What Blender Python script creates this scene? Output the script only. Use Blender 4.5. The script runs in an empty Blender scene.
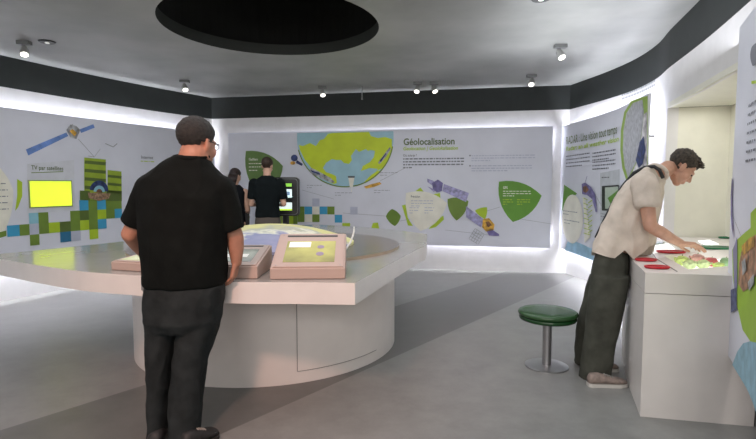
import bpy, bmesh, math, random
from mathutils import Vector, Matrix, noise
random.seed(7)
S = bpy.context.scene
COL = S.collection
# ---------------------------------------------------------------- camera
F, CX, CY, CH = 500.0, 378.0, 219.5, 1.4
PITCH = math.atan(34.5 / F)
cd = bpy.data.cameras.new('camera'); cam = bpy.data.objects.new('camera', cd); COL.objects.link(cam)
cd.sensor_fit = 'HORIZONTAL'; cd.sensor_width = 36; cd.lens = 36 * F / 756.0
cd.clip_start = 0.05
cam.location = (0, 0, CH); cam.rotation_euler = (math.pi / 2 - PITCH, 0, 0)
S.camera = cam

def ray(x, y):
    a, b = (x - CX) / F, -(y - CY) / F
    c, s = math.cos(PITCH), math.sin(PITCH)
    return Vector((a, c + b * s, -s + b * c))
def PZ(x, y, z):                      # measured pixel on the horizontal plane z
    r = ray(x, y); t = (z - CH) / r.z
    return Vector((r.x * t, r.y * t, z))
def PD(x, y, D):                      # measured pixel at depth D
    r = ray(x, y); t = D / r.y
    return Vector((r.x * t, D, CH + r.z * t))

# ---------------------------------------------------------------- materials
def lin(c):
    c = c / 255.0
    return c / 12.92 if c <= 0.04045 else ((c + 0.055) / 1.055) ** 2.4
def rgb(r, g, b): return (lin(r), lin(g), lin(b), 1)
MATS = {}
def mat(name, col, rough=0.5, metal=0.0, emit=0.0, var=0.04, scale=6.0, bump=0.0, bscale=60.0, ecol=None, spec=0.5, detail=4):
    if name in MATS: return MATS[name]
    m = bpy.data.materials.new(name); m.use_nodes = True
    nt = m.node_tree; N = nt.nodes; L = nt.links
    b = N['Principled BSDF']
    tc = N.new('ShaderNodeTexCoord')
    nz = N.new('ShaderNodeTexNoise'); nz.inputs['Scale'].default_value = scale; nz.inputs['Detail'].default_value = detail
    L.new(tc.outputs['Object'], nz.inputs['Vector'])
    cr = N.new('ShaderNodeValToRGB')
    c = rgb(*col)
    cr.color_ramp.elements[0].position = 0.3; cr.color_ramp.elements[1].position = 0.7
    cr.color_ramp.elements[0].color = tuple([max(0, v * (1 - var * 2)) for v in c[:3]] + [1])
    cr.color_ramp.elements[1].color = tuple([min(1, v * (1 + var * 2)) for v in c[:3]] + [1])
    L.new(nz.outputs['Fac'], cr.inputs['Fac']); L.new(cr.outputs['Color'], b.inputs['Base Color'])
    b.inputs['Roughness'].default_value = rough; b.inputs['Metallic'].default_value = metal
    b.inputs['Specular IOR Level'].default_value = spec
    if emit:
        if ecol: b.inputs['Emission Color'].default_value = rgb(*ecol)
        else: L.new(cr.outputs['Color'], b.inputs['Emission Color'])
        b.inputs['Emission Strength'].default_value = emit
    if bump:
        n2 = N.new('ShaderNodeTexNoise'); n2.inputs['Scale'].default_value = bscale; n2.inputs['Detail'].default_value = 5
        L.new(tc.outputs['Object'], n2.inputs['Vector'])
        bp = N.new('ShaderNodeBump'); bp.inputs['Strength'].default_value = bump; bp.inputs['Distance'].default_value = 0.01
        L.new(n2.outputs['Fac'], bp.inputs['Height']); L.new(bp.outputs['Normal'], b.inputs['Normal'])
    MATS[name] = m
    return m

M_WALL = mat('white_wall', (222, 220, 220), 0.6, var=0.02)
M_DARK = mat('dark_wall_paint', (33, 38, 37), 0.7, var=0.06)
M_CEIL = mat('grey_ceiling_paint', (160, 161, 158), 0.42, var=0.10, scale=1.3, bump=0.15, bscale=3)
M_HOLE = mat('black_void', (9, 11, 10), 0.9)
M_RIM = mat('dark_rim', (44, 48, 46), 0.7)
M_NICHE = mat('cream_niche', (226, 224, 210), 0.6, var=0.02)
M_PANEL = mat('printed_panel_white', (220, 222, 233), 0.45, var=0.025, scale=2)
M_TABLEW = mat('white_laminate', (224, 218, 214), 0.35, var=0.015)
M_TOP = mat('glossy_grey_tabletop', (158, 156, 152), 0.14, var=0.02)
M_LED = mat('led_strip', (255, 255, 255), 0.5, emit=27, ecol=(244, 247, 255), var=0)
M_LEDR = mat('led_strip_low', (255, 255, 255), 0.5, emit=38, ecol=(248, 249, 255), var=0)
G_OLIVE = mat('print_olive', (112, 140, 52), 0.5, var=0.05)
G_DKOLIVE = mat('print_dark_olive', (88, 108, 46), 0.5)
G_LIME = mat('print_lime', (176, 204, 44), 0.5)
G_GREEN = mat('print_leaf_green', (98, 152, 48), 0.5)
G_BLUE = mat('print_blue', (62, 158, 200), 0.5)
G_DKBLUE = mat('print_dark_blue', (42, 112, 150), 0.5)
G_LTBLUE = mat('print_light_blue', (140, 192, 208), 0.5, var=0.05)
G_LAV = mat('print_lavender', (186, 190, 208), 0.5)
G_WHITE = mat('print_white', (238, 235, 222), 0.5)
G_TEXT = mat('print_grey_text', (120, 122, 132), 0.5)
G_DTEXT = mat('print_dark_text', (84, 88, 92), 0.5)
G_TITLE = mat('print_title_olive', (92, 110, 62), 0.5)
G_PURPLE = mat('print_purple', (120, 112, 164), 0.5, var=0.2, scale=14)
G_WING = mat('print_blue_wing', (108, 142, 206), 0.5, var=0.15, scale=9)
G_ORANGE = mat('print_orange', (206, 158, 60), 0.5, var=0.3, scale=18)
G_BROWN = mat('print_brown', (120, 82, 58), 0.5, var=0.4, scale=18)
G_GREYPH = mat('print_grey_photo', (160, 162, 166), 0.5, var=0.35, scale=14)
G_NAVY = mat('print_navy', (44, 60, 110), 0.5, var=0.3, scale=20)
G_LINE = mat('print_thin_line', (158, 162, 166), 0.5)
M_BLACK = mat('black_plastic', (14, 15, 16), 0.35)
M_CHROME = mat('brushed_steel', (168, 168, 170), 0.32, metal=0.85)
M_SKIN = mat('skin', (196, 140, 112), 0.5, var=0.07, scale=16, bump=0.1, bscale=120)
M_SKIN2 = mat('skin_light', (206, 164, 142), 0.5, var=0.05, scale=16)
M_EYEW = mat('eye', (60, 52, 48), 0.2)

# ---------------------------------------------------------------- object helpers
def tag(o, label=None, cat=None, group=None, kind=None):
    if label: o['label'] = label
    if cat: o['category'] = cat
    if group: o['group'] = group
    if kind: o['kind'] = kind
    return o
def empty(name, loc=(0, 0, 0), rz=0):
    o = bpy.data.objects.new(name, None); COL.objects.link(o)
    o.location = loc; o.rotation_euler = (0, 0, rz); o.empty_display_size = 0.1
    return o
def link(name, bm, m, parent=None, smooth=False, world=True):
    """one mesh object; geometry given in world coordinates when parent is placed away from the origin"""
    me = bpy.data.meshes.new(name)
    if parent is not None and world:
        M = Matrix.LocRotScale(parent.location, parent.rotation_euler, None)
        q = parent.parent
        bm.transform(M.inverted())
    bmesh.ops.recalc_face_normals(bm, faces=bm.faces)
    bm.to_mesh(me); bm.free()
    if smooth:
        for p in me.polygons: p.use_smooth = True
    for mm in (m if isinstance(m, (list, tuple)) else [m]): me.materials.append(mm)
    o = bpy.data.objects.new(name, me); COL.objects.link(o)
    if parent is not None: o.parent = parent
    return o
def sub(name, bm, m, part, smooth=False):
    """sub-part: child of a part which itself sits at its thing's origin"""
    me = bpy.data.meshes.new(name)
    r = part.parent
    M = Matrix.LocRotScale(r.location, r.rotation_euler, None)
    bm.transform(M.inverted())
    bmesh.ops.recalc_face_normals(bm, faces=bm.faces)
    bm.to_mesh(me); bm.free()
    if smooth:
        for p in me.polygons: p.use_smooth = True
    me.materials.append(m)
    o = bpy.data.objects.new(name, me); COL.objects.link(o); o.parent = part
    return o
def smooth_angle(o, deg=35):
    me = o.data
    for p in me.polygons: p.use_smooth = True
    bm = bmesh.new(); bm.from_mesh(me)
    for e in bm.edges:
        if len(e.link_faces) == 2 and e.calc_face_angle(0) > math.radians(deg): e.smooth = False
    bm.to_mesh(me); bm.free()
    return o
def box(bm, c, s, M=None):
    r = bmesh.ops.create_cube(bm, size=1)
    T = Matrix.Translation(c) @ Matrix.Diagonal((s[0], s[1], s[2], 1))
    if M is not None: T = M @ T
    bmesh.ops.transform(bm, matrix=T, verts=r['verts'])
    return r['verts']
def cyl(bm, p1, p2, r1, r2=None, n=24, caps=True):
    r2 = r1 if r2 is None else r2
    p1, p2 = Vector(p1), Vector(p2); d = (p2 - p1).normalized(); a = d.orthogonal().normalized(); b = d.cross(a)
    l1, l2 = [], []
    for k in range(n):
        t = 2 * math.pi * k / n; w = a * math.cos(t) + b * math.sin(t)
        l1.append(bm.verts.new(p1 + w * r1)); l2.append(bm.verts.new(p2 + w * r2))
    for k in range(n): bm.faces.new((l1[k], l1[(k + 1) % n], l2[(k + 1) % n], l2[k]))
    if caps: bm.faces.new(l1[::-1]); bm.faces.new(l2)
def ell(bm, c, rad, R=None, u=16, v=12):
    c = Vector(c); T = (lambda q: c + R @ q) if R is not None else (lambda q: c + q)
    rows = []
    for i in range(1, v):
        ph = math.pi * i / v
        rows.append([bm.verts.new(T(Vector((rad[0] * math.sin(ph) * math.cos(2 * math.pi * k / u), rad[1] * math.sin(ph) * math.sin(2 * math.pi * k / u), rad[2] * math.cos(ph))))) for k in range(u)])
    t = bm.verts.new(T(Vector((0, 0, rad[2])))); b = bm.verts.new(T(Vector((0, 0, -rad[2]))))
    for k in range(u):
        bm.faces.new((t, rows[0][k], rows[0][(k + 1) % u])); bm.faces.new((b, rows[-1][(k + 1) % u], rows[-1][k]))
    for p, q in zip(rows[:-1], rows[1:]):
        for k in range(u): bm.faces.new((p[k], q[k], q[(k + 1) % u], p[(k + 1) % u]))
def cap(bm, p1, r1, p2, r2, n=16):
    ell(bm, p1, (r1,) * 3, u=n, v=10); ell(bm, p2, (r2,) * 3, u=n, v=10); cyl(bm, p1, p2, r1, r2, n)
def chain(bm, pts):
    for a, b in zip(pts[:-1], pts[1:]): cap(bm, a[0], a[1], b[0], b[1])
def loft(bm, rings, n=28, e=2.4):
    """rings of (center, u_half_vector, v_half_vector)"""
    loops = []
    for c, u, v in rings:
        lp = []
        for k in range(n):
            t = 2 * math.pi * k / n; ct, st = math.cos(t), math.sin(t)
            x = math.copysign(abs(ct) ** (2 / e), ct); y = math.copysign(abs(st) ** (2 / e), st)
            lp.append(bm.verts.new(Vector(c) + Vector(u) * x + Vector(v) * y))
        loops.append(lp)
    for a, b in zip(loops[:-1], loops[1:]):
        for k in range(n): bm.faces.new((a[k], a[(k + 1) % n], b[(k + 1) % n], b[k]))
    bm.faces.new(loops[0][::-1]); bm.faces.new(loops[-1])
def prism(bm, pts, z0, z1):
    lo = [bm.verts.new((p[0], p[1], z0)) for p in pts]; hi = [bm.verts.new((p[0], p[1], z1)) for p in pts]
    n = len(pts)
    bm.faces.new(lo[::-1]); bm.faces.new(hi)
    for k in range(n): bm.faces.new((lo[k], lo[(k + 1) % n], hi[(k + 1) % n], hi[k]))
def tube(bm, pts, r, n=8):
    pts = [Vector(p) for p in pts]
    rings = []
    for i, p in enumerate(pts):
        d = (pts[min(i + 1, len(pts) - 1)] - pts[max(i - 1, 0)]).normalized()
        a = d.orthogonal().normalized(); b = d.cross(a)
        if rings:
            pa = rings[-1][1]; a = (pa - d * pa.dot(d)).normalized(); b = d.cross(a)
        rings.append((p, a, b))
    loft(bm, [(p, a * r, b * r) for p, a, b in rings], n=n, e=2)
def blob(name, src, voxel, m, parent, it=4, fac=0.5, wrinkle=0.0, wscale=9.0, post=None):
    """union the closed shapes in src into one continuous skin"""
    bmesh.ops.recalc_face_normals(src, faces=src.faces)
    me = bpy.data.meshes.new('tmp'); src.to_mesh(me); src.free()
    o = bpy.data.objects.new('tmp', me); COL.objects.link(o)
    r = o.modifiers.new('r', 'REMESH'); r.mode = 'VOXEL'; r.voxel_size = voxel
    s = o.modifiers.new('s', 'SMOOTH'); s.iterations = it; s.factor = fac
    dg = bpy.context.evaluated_depsgraph_get()
    nm = bpy.data.meshes.new_from_object(o.evaluated_get(dg))
    bpy.data.objects.remove(o)
    bm = bmesh.new(); bm.from_mesh(nm)
    if wrinkle:
        bm.normal_update()
        for v in bm.verts:
            q = Vector((v.co.x * wscale, v.co.y * wscale, v.co.z * wscale * 0.55))
            w = noise.noise(q) + 0.4 * noise.noise(q * 2.1 + Vector((3, 1, 7)))
            w = (1 - abs(w) * 2)                       # ridged folds
            v.co += v.normal * wrinkle * w
    if post: post(bm)
    return link(name, bm, m, parent, smooth=True)

# ---------------------------------------------------------------- curved wall paths
class Path:
    def __init__(self, pts, smooth=True):
        pts = [Vector((p[0], p[1])) for p in pts]
        if smooth and len(pts) > 2:
            q = [pts[0] * 2 - pts[1]] + pts + [pts[-1] * 2 - pts[-2]]; out = []
            for i in range(1, len(q) - 2):
                for k in range(12):
                    t = k / 12.0; a, b, c, d = q[i - 1], q[i], q[i + 1], q[i + 2]
                    out.append(0.5 * ((2 * b) + (c - a) * t + (2 * a - 5 * b + 4 * c - d) * t * t + (3 * b - a - 3 * c + d) * t ** 3))
            out.append(pts[-1]); pts = out
        self.p = pts; self.s = [0.0]
        for a, b in zip(pts[:-1], pts[1:]): self.s.append(self.s[-1] + (b - a).length)
        self.L = self.s[-1]
        self.t = []
        for i in range(len(pts)):
            d = pts[min(i + 1, len(pts) - 1)] - pts[max(i - 1, 0)]; self.t.append(d.normalized())
    def seg(self, s):
        for i in range(len(self.s) - 2):
            if s < self.s[i + 1]: return i
        return len(self.s) - 2
    def at(self, s, off=0.0):            # off > 0 moves into the room
        i = self.seg(s); f = (s - self.s[i]) / (self.s[i + 1] - self.s[i])
        p = self.p[i] + (self.p[i + 1] - self.p[i]) * f
        g = max(0.0, min(1.0, f)); t = (self.t[i] * (1 - g) + self.t[i + 1] * g).normalized()
        return p + Vector((t.y, -t.x)) * off
    def hit(self, x, y):                 # measured pixel -> (s, z)
        r = ray(x, y); best = None
        for i in range(len(self.p) - 1):
            a, b = self.p[i], self.p[i + 1]; d = b - a
            den = r.x * d.y - r.y * d.x
            if abs(den) < 1e-9: continue
            t = (a.x * d.y - a.y * d.x) / den; f = (a.x * r.y - a.y * r.x) / den
            if t > 0:
                pen = max(0, -f, f - 1) * d.length
                if best is None or pen < best[0] - 1e-9: best = (pen, self.s[i] + f * d.length, CH + r.z * t)
        return best[1], best[2]
STEP = 0.05
def strip(bm, path, s0, s1, z0, z1, o0, o1):
    """slab following the path between offsets o0 (back) and o1 (front); z may be a function of s"""
    n = max(1, int(math.ceil((s1 - s0) / STEP))); loops = []
    fz0 = z0 if callable(z0) else (lambda s: z0); fz1 = z1 if callable(z1) else (lambda s: z1)
    for k in range(n + 1):
        s = s0 + (s1 - s0) * k / n; a = path.at(s, o0); b = path.at(s, o1)
        loops.append([bm.verts.new((a.x, a.y, fz0(s))), bm.verts.new((b.x, b.y, fz0(s))), bm.verts.new((b.x, b.y, fz1(s))), bm.verts.new((a.x, a.y, fz1(s)))])
    for a, b in zip(loops[:-1], loops[1:]):
        for k in range(4): bm.faces.new((a[k], b[k], b[(k + 1) % 4], a[(k + 1) % 4]))
    bm.faces.new(loops[0]); bm.faces.new(loops[-1][::-1])
class Panel:
    def __init__(self, path): self.path = path; self.layer = 1
    def px(self, x, y): return self.path.hit(x, y)
    def flat(self, polys, layer, cut=True):
        """polys in (s,z) -> bmesh on the panel front"""
        bm = bmesh.new()
        for poly in polys:
            vs = [bm.verts.new((p[0], p[1], 0)) for p in poly]
            if len(vs) == 4 or len(vs) == 3:
                try: bm.faces.new(vs)
                except Exception: pass
            else:
                es = [bm.edges.new((vs[i], vs[(i + 1) % len(vs)])) for i in range(len(vs))]
                bmesh.ops.triangle_fill(bm, edges=es, use_beauty=True)
        if bm.verts and cut and self.path is not path_back:
            lo = min(v.co.x for v in bm.verts); hi = max(v.co.x for v in bm.verts)
            k = math.ceil(lo / 0.06) * 0.06
            while k < hi:
                bmesh.ops.bisect_plane(bm, geom=bm.verts[:] + bm.edges[:] + bm.faces[:], plane_co=(k, 0, 0), plane_no=(1, 0, 0), dist=1e-6)
                k += 0.06
        for v in bm.verts:
            q = self.path.at(v.co.x, 0.0015 + 0.0022 * layer); v.co = Vector((q.x, q.y, v.co.y))
        return bm
    def poly(self, name, polys, m, parent, layer=1):
        for i, poly in enumerate(polys): o = link(name, self.flat([[self.px(*p) for p in poly]], layer), m, parent)
        return o
def arc_poly(pts, bulge=0.14, n=7):
    """rounded polygon: each side bows outward"""
    c = Vector((sum(p[0] for p in pts) / len(pts), sum(p[1] for p in pts) / len(pts))); out = []
    for i in range(len(pts)):
        a = Vector(pts[i]); b = Vector(pts[(i + 1) % len(pts)]); m = (a + b) / 2
        nrm = Vector(((b - a).y, -(b - a).x))
        if nrm.dot(m - c) < 0: nrm = -nrm
        for k in range(n):
            t = k / n; out.append(tuple(a + (b - a) * t + nrm * bulge * 4 * t * (1 - t)))
    return out
def circ(cx, cy, rx, ry, n=28, a0=0, a1=360):
    return [(cx + rx * math.cos(math.radians(a0 + (a1 - a0) * k / n)), cy + ry * math.sin(math.radians(a0 + (a1 - a0) * k / n))) for k in range(n)]
def line_quad(x0, y0, x1, y1, w):
    d = Vector((x1 - x0, y1 - y0)).normalized(); n = Vector((-d.y, d.x)) * w / 2
    return [(x0 - n.x, y0 - n.y), (x1 - n.x, y1 - n.y), (x1 + n.x, y1 + n.y), (x0 + n.x, y0 + n.y)]
def text2d(s, bold=0.0, shear=0.0):
    cu = bpy.data.curves.new('t', 'FONT'); cu.body = s; cu.size = 1; cu.offset = bold; cu.shear = shear; cu.resolution_u = 3
    o = bpy.data.objects.new('t', cu); COL.objects.link(o)
    dg = bpy.context.evaluated_depsgraph_get()
    me = bpy.data.meshes.new_from_object(o.evaluated_get(dg))
    bm = bmesh.new(); bm.from_mesh(me); bpy.data.objects.remove(o)
    return bm
def text_on(panel, name, s, x0, y0, x1, h, m, parent, layer=2, bold=0.02, shear=0.0, y1=None):
    """baseline from pixel (x0,y0) to x1; cap height h metres"""
    bm = text2d(s, bold, shear)
    lo = min(v.co.x for v in bm.verts); hi = max(v.co.x for v in bm.verts); top = max(v.co.y for v in bm.verts)
    a = panel.px(x0, y0); b = panel.px(x1, y0 if y1 is None else y1)
    for v in bm.verts:
        s_ = a[0] + (b[0] - a[0]) * (v.co.x - lo) / (hi - lo); z_ = a[1] + h * v.co.y / 0.72
        q = panel.path.at(s_, 0.0015 + 0.0022 * layer); v.co = Vector((q.x, q.y, z_))
    return link(name, bm, m, parent)
def para(panel, name, x0, y0, x1, n, dy, m, parent, layer=2, th=0.012, short=0.4):
    """rows of unreadably small print: runs of word-long dashes"""
    a = panel.px(x0, y0); b = panel.px(x1, y0); polys = []
    c = panel.px(x0, y0 + dy); dz = a[1] - c[1]
    for r in range(n):
        z = a[1] - dz * r; s = a[0]; end = b[0] if r < n - 1 else a[0] + (b[0] - a[0]) * short
        while s < end - 0.01:
            w = random.uniform(0.02, 0.07); e = min(s + w, end)
            polys.append([(s, z), (e, z), (e, z + th), (s, z + th)]); s = e + 0.014
    return tag(link(name, panel.flat(polys, layer, False), m, parent), kind='stuff')

# ---------------------------------------------------------------- the room shell
ZP0, ZP1, ZB, ZC = 0.41, 2.31, 2.57, 2.94
def xy(v): return (v.x, v.y)
pl = [(-5.05, 3.4), (-4.85, 4.6), xy(PZ(0, 106.7, ZP1)), xy(PZ(100, 119.8, ZP1)), xy(PZ(176.5, 129, ZP1)), xy(PZ(214, 133, ZP1))]
path_left = Path(pl)
b0, b1 = PZ(228, 133, ZP1), PZ(553, 126, ZP1)
path_back = Path([xy(b0), xy(b1)], False)
path_radar = Path([xy(PZ(562, 126.5, ZP1)), xy(PZ(600, 115, ZP1)), xy(PZ(624, 106, ZP1)), xy(PZ(648, 93.5, ZP1))])
n0, n1 = PZ(724, 349, ZP0), PZ(749, 390, ZP0)
path_near = Path([xy(n0), xy(n1), (1.52, 1.85), (1.3, 1.25)])

cornL = Vector((-2.95, 8.98)); cornR = Vector((2.98, 7.86))
wl = [(-4.6, -3.0), (-5.2, 0), (-5.25, 2.4)] + [tuple(path_left.at(s, -0.14)) for s in (0.05, 1.3, path_left.L * 0.55, path_left.L * 0.8)] + [tuple(cornL)]
wall_l = Path(wl); wall_b = Path([cornL, cornR], False)
nA = Vector((2.91, 5.09)); nB = Vector((2.26, 2.93))
wall_r = Path([tuple(cornR), (3.12, 7.0), (3.16, 6.3), (3.08, 5.65), tuple(nA)])
wall_h = Path([tuple(nA), (2.62, 4.05), tuple(nB)])
wall_n = Path([tuple(nB)] + [tuple(path_near.at(s_, -0.14)) for s_ in (.35, .9, 1.4, path_near.L - .05)] + [(1.36, 0.5), (1.35, -3.0)])
def shell(path, name, kind='structure'):
    bm = bmesh.new(); strip(bm, path, 0, path.L, 0, ZB, -0.1, 0); o = link(name, bm, M_WALL); smooth_angle(o); tag(o, kind=kind)
shell(wall_l, 'wall_left'); shell(wall_b, 'wall_back'); shell(wall_r, 'wall_right'); shell(wall_n, 'wall_near_right')
# header and niche in the right wall
NW = ZB; NH = 2.17; nrm = Vector(((nB - nA).normalized().y, -(nB - nA).normalized().x)); out = -nrm
bm = bmesh.new(); strip(bm, wall_h, 0, wall_h.L, NH, ZB, -0.02, 0); tag(smooth_angle(link('wall_header', bm, M_WALL)), kind='structure')
ND = 0.55
a, b = nA + out * 0.0, nB + out * 0.0; A2, B2 = nA + out * ND, nB + out * ND
def vquad(bm, p, q, z0, z1):
    bm.faces.new([bm.verts.new((p.x, p.y, z0)), bm.verts.new((q.x, q.y, z0)), bm.verts.new((q.x, q.y, z1)), bm.verts.new((p.x, p.y, z1))])
def vslab(name, p, q, z0, z1, th, m):
    d = (q - p).normalized(); n = Vector((d.y, -d.x)) * th
    bm = bmesh.new(); prism(bm, [(p.x, p.y), (q.x, q.y), (q.x + n.x, q.y + n.y), (p.x + n.x, p.y + n.y)], z0, z1)
    return tag(link(name, bm, m), kind='structure')
vslab('wall_niche_far', a + out * 0.001, A2, 0, NH, -0.05, M_NICHE)
vslab('wall_niche_back', A2, B2, 0, NH, -0.05, M_NICHE)
vslab('wall_niche_near', b, B2, 0, NH, 0.05, M_NICHE)
bm = bmesh.new(); prism(bm, [xy(a), xy(b), xy(B2 + out * .05), xy(A2 + out * .05)], NH + .003, NH + 0.05); tag(link('ceiling_niche', bm, M_NICHE), kind='structure')
# dark upstand above the light cove
for nm, p in (('trim_1', wall_l), ('trim_2', wall_b), ('trim_3', wall_r), ('trim_4', wall_h), ('trim_5', wall_n)):
    bm = bmesh.new(); strip(bm, p, 0, p.L, ZB, ZC, -0.1, 0.004 if nm != 'trim_3' else 0.004); tag(smooth_angle(link(nm, bm, M_DARK)), kind='structure')
# rear wall behind the viewer
bm = bmesh.new(); box(bm, (-1.6, -3.05, 1.47), (6.4, 0.1, 2.94)); tag(link('wall_rear', bm, M_WALL), kind='structure')
# floor with the darker diagonal band
mf = bpy.data.materials.new('grey_vinyl_floor'); mf.use_nodes = True
N = mf.node_tree.nodes; L = mf.node_tree.links; bs = N['Principled BSDF']
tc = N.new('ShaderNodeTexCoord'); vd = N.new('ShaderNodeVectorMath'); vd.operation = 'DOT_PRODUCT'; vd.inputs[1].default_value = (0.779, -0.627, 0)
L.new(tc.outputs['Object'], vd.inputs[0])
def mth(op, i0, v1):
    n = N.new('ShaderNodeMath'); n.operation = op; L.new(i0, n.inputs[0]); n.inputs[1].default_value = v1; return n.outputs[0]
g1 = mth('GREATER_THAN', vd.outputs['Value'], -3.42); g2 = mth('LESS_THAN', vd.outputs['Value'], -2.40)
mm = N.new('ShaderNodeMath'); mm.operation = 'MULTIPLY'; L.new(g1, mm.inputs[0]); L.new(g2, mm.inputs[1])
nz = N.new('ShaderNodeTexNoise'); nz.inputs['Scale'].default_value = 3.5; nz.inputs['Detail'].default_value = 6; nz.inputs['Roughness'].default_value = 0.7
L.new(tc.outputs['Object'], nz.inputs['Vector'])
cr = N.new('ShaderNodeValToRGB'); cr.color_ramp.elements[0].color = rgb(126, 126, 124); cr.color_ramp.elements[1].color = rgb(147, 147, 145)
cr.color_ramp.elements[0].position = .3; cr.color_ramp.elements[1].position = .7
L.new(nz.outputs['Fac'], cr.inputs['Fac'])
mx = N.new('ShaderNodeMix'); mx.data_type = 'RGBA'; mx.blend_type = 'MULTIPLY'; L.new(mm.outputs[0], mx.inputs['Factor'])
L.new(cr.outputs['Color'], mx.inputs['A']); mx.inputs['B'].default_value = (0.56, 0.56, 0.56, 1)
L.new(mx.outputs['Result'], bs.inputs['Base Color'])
rr = N.new('ShaderNodeMapRange'); L.new(nz.outputs['Fac'], rr.inputs['Value']); rr.inputs['To Min'].default_value = 0.26; rr.inputs['To Max'].default_value = 0.42
L.new(rr.outputs['Result'], bs.inputs['Roughness'])
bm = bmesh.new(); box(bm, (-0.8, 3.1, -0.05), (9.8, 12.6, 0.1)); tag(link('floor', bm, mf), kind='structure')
# ceiling with the round opening
hc = Vector((0, 0, 0)); pL, pR, pB = PZ(158, 22, ZC), PZ(379, 22, ZC), PZ(290, 55, ZC)
HR = (pR.x - pL.x) / 2; hc = Vector(((pL.x + pR.x) / 2, pB.y - HR, 0))
bm = bmesh.new()
outer = [bm.verts.new(p) for p in ((-5.7, -3.2, ZC), (4.1, -3.2, ZC), (4.1, 9.4, ZC), (-5.7, 9.4, ZC))]
inner = [bm.verts.new((hc.x + HR * math.cos(2 * math.pi * k / 72), hc.y + HR * math.sin(2 * math.pi * k / 72), ZC)) for k in range(72)]
es = [bm.edges.new((outer[i], outer[(i + 1) % 4])) for i in range(4)] + [bm.edges.new((inner[i], inner[(i + 1) % 72])) for i in range(72)]
bmesh.ops.triangle_fill(bm, edges=es, use_beauty=True)
tag(link('ceiling', bm, M_CEIL), kind='structure')
bm = bmesh.new(); cyl(bm, (hc.x, hc.y, ZC), (hc.x, hc.y, ZC + 0.12), HR, HR, 72, False)
tag(link('ceiling_opening_rim', bm, M_RIM, smooth=True), kind='structure')
bm = bmesh.new(); cyl(bm, (hc.x, hc.y, ZC + 0.12), (hc.x, hc.y, ZC + 0.9), HR + 0.05, HR + 0.05, 72, True)
for f in [f for f in bm.faces if len(f.verts) > 4 and f.calc_center_median().z < ZC + 0.2]: bm.faces.remove(f)
tag(link('ceiling_opening_void', bm, M_HOLE, smooth=False), kind='structure')

# ---------------------------------------------------------------- light coves
def led(name, path, s0, s1, z, o0, o1, m, up):
    bm = bmesh.new(); strip(bm, path, s0, s1, z, z + 0.02, o0, o1); o = link(name, bm, m); tag(o, kind='structure')
for i, (p, o0, o1) in enumerate(((path_left, -0.10, -0.05), (path_back, -0.10, -0.05), (path_radar, -0.14, -0.08))):
    led('trim_%d' % (10 + i), p, 0.02, p.L - (0.4 if i == 2 else .02), 2.12, o0, o1, M_LED, True)
    led('trim_%d' % (20 + i), p, 0.02, p.L - 0.02, 0.56, o0, o1, M_LEDR, False)

# ---------------------------------------------------------------- display panels
def panel_thing(name, path, label, s0=None, s1=None):
    s0 = 0 if s0 is None else s0; s1 = path.L if s1 is None else s1
    c = path.at((s0 + s1) / 2)
    root = empty(name, (c.x, c.y, ZP0)); tag(root, label, 'wall panel', 'exhibition boards along the walls')
    bm = bmesh.new(); strip(bm, path, s0, s1, ZP0, ZP1, -0.03, 0.0); smooth_angle(link('panel_board', bm, M_PANEL, root))
    bm = bmesh.new()
    n = max(2, int((s1 - s0) / 1.2))
    for k in range(n + 1):
        s = s0 + 0.15 + (s1 - s0 - 0.3) * k / n
        p, q = path.at(s, -0.03), path.at(s, -0.12)
        for z in (0.9, 1.9): bm = bmesh.new(); cyl(bm, (p.x, p.y, z), (q.x, q.y, z), 0.012, n=8); link('wall_bracket', bm, M_CHROME, root)
    return root, Panel(path)
# --- left panel
R, P = panel_thing('exhibition_board', path_left, 'curved white board on the left wall with blue winged satellite and pixel squares')
P.poly('white_leaf_graphic', [arc_poly([(-14, 158), (13, 190), (-6, 246), (-40, 220)], 0.1)], G_WHITE, R, 1)
P.poly('lime_sliver_graphic', [[(17, 179), (22, 182), (22, 196), (18, 207), (15, 211), (17, 196)]], G_LIME, R, 1)
para(P, 'small_print', -8, 184, 7, 6, 6.5, G_TEXT, R, 3, th=0.01)
P.poly('satellite_wing_graphic', [[(25.5, 149.5), (66, 132.5), (68, 136), (28, 155.5)], [(79, 129.5), (93, 124.2), (94.5, 127.6), (81, 133)]], G_WING, R, 2)
P.poly('satellite_body_graphic', [[(66, 130), (70, 124.5), (76, 126), (80, 130), (76, 139), (70, 137.5)], [(67.5, 127), (72.5, 124), (73, 126), (69, 129)]], G_GREYPH, R, 3)
P.poly('satellite_core_graphic', [[(69, 131), (72, 129), (76.5, 133), (74, 136.5)]], G_ORANGE, R, 4)
P.poly('thin_line_graphic', [line_quad(78, 139, 94, 157, .5), line_quad(94, 157, 100, 149, .4), line_quad(94, 157, 88, 156, .6), line_quad(105, 143.5, 113, 147, .8), line_quad(113, 147, 117, 143.5, .8)], G_LINE, R, 2)
text_on(P, 'heading_text', 'TV par satellites', 31, 169.6, 63, 0.055, G_TITLE, R, 2, 0.01)
P.poly('heading_underline', [line_quad(31, 172.8, 63, 171.6, .7)], G_OLIVE, R, 2)
P.poly('caption_card', [[(27, 164), (74, 160), (74.5, 211), (27, 213)]], mat('print_card', (212, 214, 222), 0.5), R, 1)
text_on(P, 'small_heading_text', 'Internet', 141, 158.6, 153, 0.05, G_TEXT, R, 2, 0.01)
para(P, 'small_print', 140.5, 161.5, 154, 1, 3, G_LIME, R, 2, th=0.012, short=1)
P.poly('lime_tower_graphic', [[(84, 157.5), (105.5, 159.5), (106, 200), (84, 200)], [(107.3, 170), (121.2, 171.5), (121.5, 200), (107.3, 199)]], mat('print_tower', (152, 176, 50), 0.5, var=.1), R, 2)
st = []
for k in range(4): st.append(line_quad(84.3, 162 + 8.4 * k, 105.5, 163.8 + 8.4 * k, 3.2))
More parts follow.
